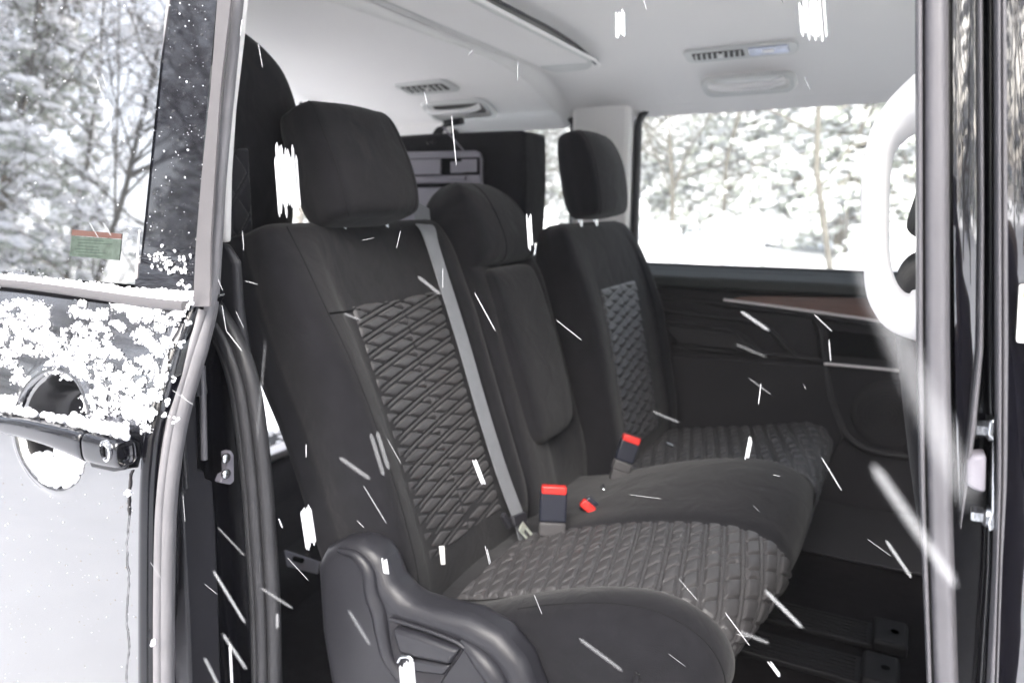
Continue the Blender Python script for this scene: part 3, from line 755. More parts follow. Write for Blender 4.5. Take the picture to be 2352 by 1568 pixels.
obox('buckle_body', _c3 + _s3 * .004 - np.array((0, -.022, .006)), (.018, .016, .008), [_u3, _s3, np.cross(_u3, _s3)], 'buckle', k3, .003)
lt = thing('belt_anchor', 'bare metal belt hooks in the gap behind middle cushion', 'belt hook')
_c4 = deep(1388, 1130, 1.58)
tubeobj('hook', [deep(1372, 1142, 1.56), deep(1388, 1146, 1.56), deep(1398, 1154, 1.56)], .0035, 'steel', lt)
tubeobj('hook', [deep(1384, 1112, 1.58), deep(1386, 1124, 1.58), deep(1404, 1140, 1.57)], .0040, 'steel', lt)
obox('anchor_plate', deep(1400, 1132, 1.60), (.016, .006, .008), frame(-FWD, (1, 0, -.4)), 'buckle', lt, .002)
tubeobj('hook', [deep(1530, 1017, 1.80), deep(1545, 1024, 1.80)], .004, 'steel', lt, spl=False)

# ================================================================== FOLDED THIRD-ROW SEATS
n3 = thing('folded_seat', 'black folded third-row seat standing behind the near headrest', 'car seat', 'third row seats folded up to the sides')
rings = []
TN = [(1.10, -1.42, -1.06, .13, .30), (1.13, -1.46, -1.00, .11, .345), (1.25, -1.48, -.985, .10, .37), (1.40, -1.48, -.975, .10, .385), (1.52, -1.46, -.965, .11, .395), (1.58, -1.42, -.970, .12, .385), (1.63, -1.36, -.985, .13, .36), (1.672, -1.28, -1.01, .15, .30), (1.682, -1.2, -1.06, .17, .26)]
for z, x0, x1, y0, y1 in TN:
    wx, wy = x1 - x0, y1 - y0
    rings.append([(x0 + wx * a, y0 + wy * c_, z) for a, c_ in ((.1, 0), (.5, -.02), (.9, 0), (1, .12), (1.0, .5), (.97, .88), (.85, 1.0), (.5, 1.03), (.1, 1), (0, .85), (0, .5), (0, .15))])
skin('seat_body', loft(rings, 5, 5), 'fabric', n3)
def n3q(u, v):
    p0 = at(548, 560, 'x', -.968); p1 = at(600, 352, 'x', -.962)
    return np.array((-.9690 + .004 * v, .135 + u * .10, 1.24 + v * .235)), np.array((1.0, 0, 0))
b = MB(); b.grid(quilt_surface(n3q, 50, 120, .10, .235, sA=1.3, sB=-1.3, pA=.07, pB=.07)); b.build('quilted_panel', 'fabric_side', n3, angle=180)

f3 = thing('folded_seat', 'black folded third-row seat with grey back panel by far quarter window', 'car seat', 'third row seats folded up to the sides')
def yq(px, py, y=1.36): return at(px, py, 'y', y)
Y3 = 1.36
bodypts = [at(905, 312, 'y', Y3), at(1000, 306, 'y', Y3), at(1190, 299, 'y', Y3), at(1204, 299, 'y', Y3), at(1206, 420, 'y', Y3), at(1200, 560, 'y', Y3), at(905, 640, 'y', Y3)]
prism('seat_body', bodypts, (0, .16, 0), 'fabric', f3, .014, 4)
pan = [at(915, 350, 'y', Y3 - .004), at(1095, 346, 'y', Y3 - .004), at(1108, 352, 'y', Y3 - .004), at(1112, 366, 'y', Y3 - .004), at(1112, 560, 'y', Y3 - .004), at(905, 560, 'y', Y3 - .004)]
prism('back_panel', pan, (0, -.016, 0), 'grey_panel', f3, .006)
def pbox(name, x0, y0, x1, y1, d0, d1, m, bev=.002):
    L = [at(x0, y0, 'y', Y3 - d0), at(x1, y0 - (x1 - x0) * .02, 'y', Y3 - d0), at(x1, y1 - (x1 - x0) * .02, 'y', Y3 - d0), at(x0, y1, 'y', Y3 - d0)]
    prism(name, L, (0, -(d1 - d0), 0), m, f3, bev)
pbox('handle_slot', 925, 365, 1102, 405, .019, .0215, 'dark_hole', .001)
pbox('latch_tab', 932, 367, 1014, 402, .0205, .027, 'grey_panel')
pbox('latch_tab', 1036, 372, 1068, 398, .0205, .025, 'grey_panel')
pbox('latch_button', 1062, 366, 1098, 396, .0205, .027, 'grey_panel')
pbox('panel_rail', 925, 408, 1072, 416, .019, .028, 'grey_panel')
pbox('panel_slot', 935, 422, 1052, 432, .019, .0215, 'dark_hole', .001)
st = thing('strap', 'black strap hanging from the rear assist grip', 'strap')
_s = on_head(1048, 262) + np.array((0, -.035, -.035))
ribbon('webbing', [_s, (_s + at(1030, 280, 'y', 1.38)) / 2, at(1018, 292, 'y', 1.38), at(1000, 312, 'y', 1.37), at(990, 330, 'y', 1.355)], .030, .004, st, 'fabric', wvec=(1, 0, .2))
obox('hook', _s + np.array((.012, 0, .004)), (.036, .011, .012), frame((0, -1, 0), (1, 0, .08)), 'plastic_dull', st, .004)
wire = thing('hook_rod', 'thin pale rod slanting beside the hanging strap', 'rod')
tubeobj('rod', [at(1108 + 6, 352 + 30, 'y', 1.335) * 0 + at(1064, 345, 'y', 1.335), at(1018, 292, 'y', 1.335)], .0028, 'grey_panel', wire, spl=False)
# rear-corner hook seen above the near headrest
hk = thing('coat_hook', 'small dark hook line in the bright rear roof corner', 'hook')
tubeobj('hook_arm', [at(690, 238, 'x', -1.82), at(715, 247, 'x', -1.82), at(738, 246, 'x', -1.82), at(746, 238, 'x', -1.82)], .006, 'trim_dark', hk)
# seat bracket behind the bench
br = thing('seat_bracket', 'grey metal bracket with slot on the floor behind bench', 'bracket')
_bl = [deep(652, 1262, 1.62), deep(735, 1290, 1.56), deep(728, 1318, 1.54), deep(658, 1300, 1.60)]
prism('plate', _bl, (0.0, .006, -.003), 'grey_panel', br, .002)
tubeobj('slot', [deep(676, 1282, 1.585), deep(694, 1287, 1.57)], .006, 'dark_hole', br, spl=False)
sb2 = thing('cargo_mat', 'dark bunched mat lying in the rear cargo floor', 'mat')
_G = np.array([[(x, y, .508 + .018 * math.sin(9 * x + 3 * y) * math.sin(6 * y) + .01 * math.sin(23 * x + 9 * y)) for y in np.linspace(.2, 1.45, 40)] for x in np.linspace(-1.82, -1.05, 40)])
b = MB(); b.grid(_G); b.build('mat_sheet', 'carpet', sb2, angle=180)

# ================================================================== FLOOR RAILS
def rail(y, xend, label):
    t = thing('seat_rail', label, 'seat rail', 'ribbed seat rail covers on the floor')
    b_ = MB(); b_.box((xend - .35, y, .508), (.35, .044, .006)); b_.build('rail_cover', 'rail_black', t, smooth=True, bevel=.003)
    for k in range(6):
        obox('rib', (xend - .36, y - .032 + .0128 * k, .5155), (.34, .0026, .002), np.eye(3), 'rail_black', t)
    o = boxobj('end_cap', (xend - .01, y - .050, .502), (xend + .055, y + .050, .530), 'rail_black', t, .008)
    b_ = MB(); _aa = np.linspace(0, 2 * math.pi, 12, endpoint=False)
    b_.rings([np.stack([xend + .03 + r_ * np.cos(_aa), y + r_ * np.sin(_aa), np.full(12, .5315)], 1) for r_ in (.008, .004)]); b_.build('screw_hole', 'dark_hole', o)
rail(.885, .035, 'ribbed floor rail cover with end cap, farther one')
rail(.745, .02, 'ribbed floor rail cover partly under bench front')
tubeobj('cushion_pan_edge', [(-.15, .2, .60), (-.2, .5, .58), (-.2, .9, .58)], .012, 'trim_dark', bench)
boxobj('seat_base', (-.60, .22, .52), (-.20, .90, .66), 'trim_dark', bench, .02)
boxobj('seat_base', (-.55, 1.02, .52), (-.20, 1.42, .66), 'trim_dark', far, .02)

# ================================================================== FRONT SEAT seen through the grab handle
fs = thing('front_seat', 'black front seat glimpsed through the white grab handle', 'car seat')
rings = []
for z, ya, yb, xa, xb in ((1.330, .42, .66, .045, .13), (1.34, .40, .68, .018, .155), (1.36, .39, .69, .012, .16), (1.42, .39, .69, .026, .16), (1.47, .41, .67, .045, .15), (1.50, .45, .63, .07, .13)):
    wx, wy = xb - xa, yb - ya
    rings.append([(xa + wx * a, ya + wy * c_, z) for a, c_ in ((.1, .06), (.5, 0), (.9, .06), (1, .3), (1, .7), (.9, .95), (.5, 1), (.1, .95), (0, .7), (0, .3))])
skin('headrest', loft(rings, 5, 5), 'fabric', fs)
rings = []
for z, ya, yb, xa, xb in ((.80, .28, .78, .10, .24), (1.0, .27, .79, .05, .22), (1.20, .28, .78, .012, .19), (1.265, .30, .76, .004, .18), (1.30, .34, .72, .016, .165), (1.318, .40, .66, .045, .145)):
    wx, wy = xb - xa, yb - ya
    rings.append([(xa + wx * a, ya + wy * c_, z) for a, c_ in ((.1, .03), (.5, 0), (.9, .03), (1, .2), (1, .8), (.9, .97), (.5, 1), (.1, .97), (0, .8), (0, .2))])
skin('backrest', loft(rings, 5, 5), 'fabric', fs)
boxobj('cushion', (.10, .28, .66), (.62, .78, .82), 'fabric', fs, .05, 5)

# ================================================================== B-PILLAR WITH GRAB HANDLE
gh = thing('pillar_grab_handle', 'large white loop grab handle on the black door pillar', 'grab handle')
gp = [(2210, 190), (2130, 232), (2072, 270), (2030, 325), (2013, 395), (2010, 500), (2014, 600), (2028, 670), (2062, 712), (2112, 722), (2200, 725)]
tubeobj('loop', [at(a, c_, 'y', .10) for a, c_ in gp], np.interp(np.linspace(0, 1, 61), [0, .08, .2, .34, .62, .75, .9, 1], [3.0, 2.6, 1.8, 1.15, 1.1, 1.5, 2.3, 2.6]), 'white_plastic', gh, sides=20, prof=np.array([(0.0105 * math.cos(t), 0.0150 * math.sin(t)) for t in np.linspace(0, 2 * math.pi, 20, endpoint=False)]), up=(0, 1, 0))
prism('mount', [at(2108, 175, 'y', .105), at(2200, 130, 'y', .105), at(2200, 800, 'y', .105), at(2108, 776, 'y', .105), at(2150, 730, 'y', .105), at(2150, 240, 'y', .105)], (0, .02, 0), 'white_plastic', gh, .006)

def band(name, L, y, parent, m, bulge=0.006, thick=0.02, n=10, nseg=10):
    """vertical strip between two measured edges (py, left px, right px) lying in the plane y"""
    L = np.array(L, float); pys = np.linspace(L[0, 0], L[-1, 0], 30); rows = []
    for py in pys:
        a, c_ = np.interp(py, L[:, 0], L[:, 1]), np.interp(py, L[:, 0], L[:, 2])
        yy = y(py) if callable(y) else y
        p, q = at(a, py, 'y', yy), at(c_, py, 'y', yy)
        row = [p + (q - p) * u + np.array((0, -bulge * (1 - (2 * u - 1) ** 4), 0)) for u in np.linspace(0, 1, n)]
        row = [p + np.array((0, thick, 0))] + row + [q + np.array((0, thick, 0))]
        rows.append(row)
    b_ = MB(); b_.rings([np.array(r_) for r_ in rows], closed=True, cap=True); o = b_.build(name, m, parent, angle=50); bpy_fix_normals(o); return o
tubeobj('parting_line', [at(a, c_, 'y', .083) for a, c_ in ((2062, 268), (2085, 258), (2108, 250))], .0006, 'grey_panel', gh)
bpil = thing_part('door_pillar', van)
band('weather_strip', [(-90, 2104, 2120), (784, 2106, 2121), (1150, 2113, 2127), (1660, 2133, 2145)], .012, bpil, 'satin_strip', .006, .05, 8)
band('weather_strip', [(-90, 2121, 2178), (784, 2122, 2182), (1150, 2128, 2188), (1660, 2146, 2205)], .014, bpil, 'satin_strip', .012, .05, 14)
band('pillar_gap', [(-90, 2176, 2300), (784, 2180, 2300), (1660, 2203, 2300)], .040, bpil, 'jamb_black', .0, .02, 6)
band('pillar_face', [(-90, 2188, 2246), (500, 2190, 2250), (800, 2194, 2247), (1000, 2197, 2228), (1120, 2201, 2214), (1190, 2205, 2209)], .020, bpil, 'pillar_gloss', .0003, .012, 12)
band('pillar_lip', [(-90, 2246, 2256), (500, 2251, 2261), (800, 2247, 2259), (1000, 2226, 2240), (1120, 2212, 2222), (1210, 2204, 2208)], .012, bpil, 'satin_strip', .003, .012, 6)
# striker: plate seen edge-on, wedge, two hex bolts pointing rearwards
strk = thing('door_striker', 'steel door striker with two hex bolts and white wedge', 'door striker')
def yb(px, py, y=.004): return at(px, py, 'y', y)
prism('plate', [yb(2272, 968), yb(2286, 962), yb(2288, 1215), yb(2272, 1222), yb(2268, 1200), yb(2277, 1175), yb(2280, 1010), yb(2268, 1000)], (0, .028, 0), 'steel', strk, .0015)
prism('wedge', [yb(2222, 1062), yb(2234, 1048), yb(2266, 1046), yb(2264, 1134), yb(2238, 1126), yb(2220, 1116)], (0, .022, 0), 'grey_panel', strk, .003)
def bolt(px, py):
    c_ = yb(px, py, .018); ax = unit((-1, 0.0, -.03)); A = frame(ax, (0, 0, 1)); s6 = np.linspace(0, 2 * math.pi, 6, endpoint=False); s24 = np.linspace(0, 2 * math.pi, 24, endpoint=False)
    def rg(s, r_, l): return np.array([c_ + ax * l + A[0] * r_ * math.cos(t) + A[1] * r_ * math.sin(t) for t in s])
    b_ = MB(); b_.rings([rg(s24, .0095, -.002), rg(s24, .0098, .001), rg(s24, .0075, .0028)]); b_.rings([rg(s6, .0068, .0025), rg(s6, .0070, .0095), rg(s6, .0058, .0112)])
    b_.build('bolt', 'steel', strk, angle=25)
bolt(2274, 986); bolt(2266, 1184)

# front door -----------------------------------------------------------------------------------
fd = thing('front_door', 'glossy black front door edge with white warning label', 'car door')
band('door_edge', [(-90, 2264, 2288), (784, 2263, 2289), (1000, 2268, 2292), (1300, 2262, 2284), (1660, 2236, 2270)], .026, fd, 'jamb_black', .003, .012, 8)
band('edge_trim', [(-90, 2288, 2298), (784, 2290, 2301), (1100, 2291, 2300), (1300, 2286, 2293), (1660, 2268, 2282)], .000, fd, 'satin_strip', .004, .02, 6)
band('edge_trim', [(-90, 2299, 2311), (784, 2302, 2316), (1100, 2301, 2313), (1300, 2294, 2302), (1660, 2283, 2290)], .002, fd, 'satin_strip', .003, .02, 6)
band('door_panel', [(-90, 2309, 2560), (784, 2313, 2560), (1100, 2311, 2560), (1300, 2300, 2560), (1660, 2288, 2560)], .004, fd, 'pillar_gloss', .0008, .03, 16)
boxobj('outer_panel', (.175, -.012, .35), (.95, .015, 1.26), 'paint', fd, .008)
def yl(px, py, d=0.0): return at(px, py, 'y', -.0012 - d)
lab = prism('warning_label', [yl(2341, 656), yl(2346, 653), yl(2420, 653), yl(2420, 790), yl(2338, 786), yl(2334, 782)], (0, -.0006, 0), 'label_white', fd)
prism('symbol_box', [yl(2349, 658, .0010), yl(2400, 658, .0010), yl(2400, 684, .0010), yl(2347, 684, .0010)], (0, -.0004, 0), 'label_orange', lab)
prism('symbol_triangle', [yl(2352, 681, .0018), yl(2362, 662, .0018), yl(2372, 681, .0018)], (0, -.0004, 0), 'label_red', lab)
prism('rule', [yl(2346, 709, .0010), yl(2400, 710, .0010), yl(2400, 711, .0010), yl(2346, 710, .0010)], (0, -.0004, 0), 'label_line', lab)
_pc = yl(2368, 748, .0010); b = MB(); _aa = np.linspace(0, 2 * math.pi, 28, endpoint=False)
b.rings([np.stack([_pc[0] + r_ * np.cos(_aa), np.full(28, _pc[1]), _pc[2] + r_ * np.sin(_aa)], 1) for r_ in (.0055, .0042)], cap=False); b.build('symbol_circle', 'label_pink', lab)

# ================================================================== SLIDING DOOR
sdr = thing('sliding_door', 'black sliding door slid back, dusted with snow', 'car door')
DZ = np.array([.30, .45, .60, .80, .95, 1.05, 1.135, 1.20, 1.245, 1.275, 1.30, 1.42, 1.63, 1.75])
DY = np.array([-.075, -.09, -.105, -.124, -.134, -.133, -.118, -.092, -.066, -.046, -.034, -.0145, .0195, .039])
_z = np.linspace(.30, 1.75, 400); _y = np.interp(_z, DZ, DY)
_kern = np.exp(-np.linspace(-2, 2, 31) ** 2); _kern /= _kern.sum()
_y = np.convolve(np.pad(_y, 15, mode='edge'), _kern, 'valid')
def door_y(z): return float(np.interp(z, _z, _y))
def on_door(px, py, off=0.0):
    y = -.08
    for _ in range(25):
        p = at(px, py, 'y', y); y = .5 * y + .5 * (door_y(p[2]) + off)
    return at(px, py, 'y', y)
EDGE = [on_door(a, c_) for a, c_ in ((503, -60), (490, 150), (470, 400), (450, 600), (440, 690), (420, 722), (396, 803), (378, 873), (360, 940), (346, 1004), (338, 1110), (334, 1234), (331, 1400), (330, 1568), (330, 1900))]
_ez = np.array([e[2] for e in EDGE])[::-1]; _ex = np.array([e[0] for e in EDGE])[::-1]
def edge_x(z): return float(np.interp(z, _ez, _ex))
ZB = float(on_door(200, 640)[2])
HC = on_door(122, 990)
def panel():
    zs = np.concatenate([np.linspace(.30, .93, 30), np.linspace(.94, 1.2, 110), np.linspace(1.203, ZB - .012, 24)])
    us = np.concatenate([np.linspace(0, .45, 20), np.linspace(.455, 1, 150)])
    G = np.zeros((len(zs), len(us), 3))
    for i, z in enumerate(zs):
        xe = edge_x(z)
        for j, u in enumerate(us):
            x = -1.95 + u * (xe + 1.95); y = door_y(z)
            r = math.hypot((x - HC[0]) / .085, (z - HC[2]) / .080)
            if r < 1.25:
                y += 0.046 * float(1 - sstep(.50, 1.0, r)) + 0.004 * math.exp(-((r - 1.0) / .10) ** 2) * -1
            if u > .995: y += .006
            G[i, j] = (x, y, z)
    b_ = MB(); b_.grid(G[:, ::-1]); b_.build('door_panel', 'paint', sdr, angle=180)
    rings = []
    for r in np.linspace(.88, 0.02, 14):
        th = np.linspace(0, 2 * math.pi, 48, endpoint=False)
        X_, Z_ = HC[0] + .085 * r * np.cos(th), HC[2] + .080 * r * np.sin(th)
        rings.append(np.array([(x, door_y(z) + .046 * float(1 - sstep(.50, 1.0, r)) - .0012, z) for x, z in zip(X_, Z_)]))
    b_ = MB(); b_.rings(rings, cap=False); b_.build('handle_cup', 'cup_dark_reflection', sdr, angle=180)  # dark liner over the painted dish stands in for its reflection
    # hem edge turning inwards
    b_ = MB(); b_.rings([np.array([(edge_x(z) + .0, door_y(z) + .006, z), (edge_x(z) + .003, door_y(z) + .012, z), (edge_x(z), door_y(z) + .05, z)]) for z in zs], closed=False)
    b_.build('panel_hem', 'gloss_black', sdr, angle=180)
panel()
# glass, garnish, sash, belt moulding
def zcol(z0, z1, n): return np.linspace(z0, z1, n)
def strip_px(name, rows, off, m, parent, n=24, ncol=6, thick=.006):
    """strip on the door between two measured edges; rows = (py, pxL, pxR)"""
    rows = np.array(rows, float); rr = []
    for py in np.linspace(rows[0, 0], rows[-1, 0], n):
        a, c_ = np.interp(py, rows[:, 0], rows[:, 1]), np.interp(py, rows[:, 0], rows[:, 2])
        r0 = [on_door(a + (c_ - a) * u, py, off) for u in np.linspace(0, 1, ncol)]
        rr.append(np.array(r0 + [r0[-1] + np.array((0, thick, 0)), r0[0] + np.array((0, thick, 0))]))
    b_ = MB(); b_.rings(rr); o = b_.build(name, m, parent, angle=40); bpy_fix_normals(o); return o
wn = thing_part('window', sdr)
rows = []
for z in np.linspace(ZB - .004, 1.75, 40):
    x1 = float(np.interp(z, [on_door(310, 640)[2], on_door(385, 0)[2], on_door(392, -60)[2]], [on_door(310, 640)[0], on_door(385, 0)[0], on_door(392, -60)[0]]))
    rows.append([(x, -.034 + .162 * (z - 1.30) + .005 - .006 * math.sin(2.2 * (x + 1.6)), z) for x in np.linspace(-1.95, x1, 24)][::-1])
b = MB(); b.grid(np.array(rows)); b.build('pane', 'privacy_glass', wn, angle=180)
strip_px('garnish', [(-60, 392, 500), (0, 386, 498), (300, 341, 470), (500, 322, 455), (700, 306, 440)], .001, 'gloss_black', wn)
strip_px('glass_line', [(-60, 389, 393), (0, 384, 387), (300, 339, 342), (640, 309, 312)], -.001, 'silver', wn, thick=.004)
strip_px('sash', [(-60, 503, 536), (0, 499, 530), (200, 484, 506), (400, 463, 493), (560, 450, 483), (704, 443, 481)], -.002, 'sash', sdr, thick=.003)
tubeobj('belt_moulding', [on_door(a, c_, -.004) for a, c_ in ((-220, 636), (0, 650), (150, 668), (300, 690), (380, 700), (426, 703))], .0066, 'sash', sdr, sides=10)
tubeobj('belt_gap', [on_door(a, c_, -.001) for a, c_ in ((-220, 646), (0, 662), (150, 680), (285, 696))], .0035, 'dark_hole', sdr, sides=8)
# front edge of the door: black recess, black rubber coloured pale with reflected snow, inner trim
def ex(px, py, x=-.762): return at(px, py, 'x', x)
bl = [(455, 690), (425, 760), (405, 800), (386, 873), (368, 940), (354, 1010), (345, 1110), (342, 1234), (341, 1400), (341, 1568), (341, 1800)]
tubeobj('edge_recess', [ex(a, c_, -.778) for a, c_ in bl], .012, 'jamb_black', sdr, sides=10)
ws = [(551, -60), (545, 0), (525, 200), (506, 400), (496, 560), (490, 650), (477, 712), (458, 780), (440, 840), (420, 910), (403, 980), (390, 1060), (380, 1150), (376, 1250), (374, 1400), (374, 1568), (374, 1800)]
tubeobj('weather_strip', [ex(a, c_, -.770) for a, c_ in ws], np.interp(np.arange(97), [0, 28, 44, 96], [.0062, .0062, .0125, .0125]), 'door_rubber_snowlit', sdr, sides=14)
tubeobj('weather_strip', [ex(a + (6 if c_ < 700 else 10), c_, -.776) for a, c_ in ws], np.interp(np.arange(97), [0, 28, 44, 96], [.0052, .0052, .0092, .0092]), 'door_rubber_snowlit', sdr, sides=12)
tubeobj('weather_strip', [ex(a - 14, c_, -.768) for a, c_ in ws[6:]], .0065, 'door_rubber_snowlit', sdr, sides=10)
# inner door trim: stepped charcoal plate behind the rubber
prism('inner_trim', [ex(a, c_, -.80) for a, c_ in ((425, 760), (452, 845), (456, 1078), (470, 1080), (474, 1100), (490, 1105), (497, 1200), (506, 1450), (514, 1700), (442, 1700), (430, 1400), (418, 1180), (405, 980))], (-.05, 0, 0), 'plastic', sdr, .004)
tubeobj('guide_bar', [ex(a, c_, -.792) for a, c_ in ((464, 840), (467, 950), (469, 1055))], .0045, 'satin_strip', sdr, sides=8)
tubeobj('guide_bar', [ex(a, c_, -.80) for a, c_ in ((418, 1000), (424, 1060), (428, 1120))], .004, 'rubber', sdr, sides=8)
prism('inner_panel', [ex(a, c_, -.83) for a, c_ in ((398, 900), (520, 700), (560, 850), (600, 1100), (640, 1700), (398, 1700))], (-.02, 0, 0), 'jamb_black', sdr)
lc = thing_part('latch', sdr)
prism('latch_plate', [ex(a, c_, -.795) for a, c_ in ((520, 1038), (532, 1034), (538, 1045), (539, 1105), (530, 1113), (505, 1108), (512, 1090), (522, 1085))], (-.012, 0, 0), 'grey_panel', lc, .002)
for _py in (1052, 1088):
    _c = ex(519, _py, -.790); b = MB(); b.ico(_c, .0075, sub=1, sq=(.6, 1, 1)); b.build('screw_head', 'steel', lc)
prism('striker_cap', [ex(a, c_, -.79) for a, c_ in ((452, 858), (476, 878), (480, 905), (454, 912))], (-.02, 0, 0), 'plastic', sdr, .003)

# handle ----------------------------------------------------------------------------------------
hd = thing_part('handle', sdr)
def hrow(px, pyt, pyb, off): 
    top, bot = on_door(px, pyt, -off), on_door(px, pyb, -off); return top, bot
def handle_bar(name, stations, m, parent):
    rings = []
    for px, pt, pb, off in stations:
        c_ = on_door(px, (pt + pb) / 2, -off); t_ = on_door(px, pt, -off); hh = np.linalg.norm(t_ - c_)
        rings.append([c_ + np.array((0, -.012 * np.sign(math.cos(a)) * abs(math.cos(a)) ** .6, hh * np.sign(math.sin(a)) * abs(math.sin(a)) ** .7)) for a in np.linspace(0, 2 * math.pi, 20, endpoint=False)])
    S = loft(rings, 4, 2); return skin(name, S, m, parent)
handle_bar('grip', [(-150, 905, 935, .024), (-120, 900, 945, .026), (0, 948, 988, .034), (60, 957, 1004, .036), (130, 972, 1026, .035), (190, 985, 1052, .032), (205, 990, 1058, .030), (207, 1000, 1045, .028)], 'gloss_black', hd)
he = handle_bar('handle_end', [(209, 1000, 1050, .026), (211, 989, 1060, .029), (240, 996, 1068, .028), (275, 1004, 1074, .026), (290, 1012, 1070, .024), (296, 1022, 1062, .018)], 'gloss_black', hd)
_kc = on_door(240, 1036, -.041); b = MB(); _aa = np.linspace(0, 2 * math.pi, 24, endpoint=False)
b.rings([np.stack([_kc[0] + r_ * np.cos(_aa) * .9, np.full(24, _kc[1] + d), _kc[2] + r_ * 1.25 * np.sin(_aa)], 1) for r_, d in ((.0105, .004), (.0105, 0), (.0085, -.001), (.0078, .002), (.0, .002))], cap=False)
b.build('key_cylinder', 'chrome', hd)
obox('key_slot', _kc + np.array((.001, -.0012, 0)), (.0012, .001, .006), np.eye(3), 'dark_hole', hd)
prism('end_gasket', [on_door(a, c_, -.004) for a, c_ in ((286, 1010), (298, 1016), (302, 1050), (296, 1076), (270, 1080), (220, 1070), (215, 1060))], (0, -.006, 0), 'rubber', hd, .002)
# sticker film inside the rear glass
fl = thing_part('window_label', sdr)
def gl(px, py, o=.0):
    p = on_door(px, py, -.03)
    for _ in range(20):
        yy = -.034 + .162 * (p[2] - 1.30) + .005 - .006 * math.sin(2.2 * (p[0] + 1.6)) - .0005 - o
        p = at(px, py, 'y', yy)
    return p
prism('red_strip', [gl(166, 527), gl(280, 537), gl(279, 549), gl(164, 540)], (0, -.0002, 0), 'film_red', fl)
prism('green_block', [gl(164, 541), gl(279, 550), gl(274, 598), gl(160, 588)], (0, -.0002, 0), 'film_green', fl)
for _k in range(6):
    _y0 = 549 + 7 * _k; _xa = 170 + RNG.integers(0, 10); _xb = 225 + RNG.integers(0, 45)
    prism('print_line', [gl(_xa, _y0, .0004), gl(_xb, _y0 + 4, .0004), gl(_xb, _y0 + 6, .0004), gl(_xa, _y0 + 2, .0004)], (0, -.0001, 0), 'film_ink', fl)
# dried water runnel below the handle
b = MB(); _rp = []
for _k, _py in enumerate(np.linspace(1080, 1600, 60)):
    _rp.append(on_door(302 - 10 * min(1, (_py - 1080) / 120) + 2.5 * math.sin(_py / 23.) + RNG.normal(0, .8), _py, -.001))
_rr = [(.0016 if _k < 12 else .00042) * (0.3 + 1.1 * RNG.random()) for _k in range(60)]
b.tube(_rp, _rr, 6); b.build('melt_runnel', 'boot', sdr)

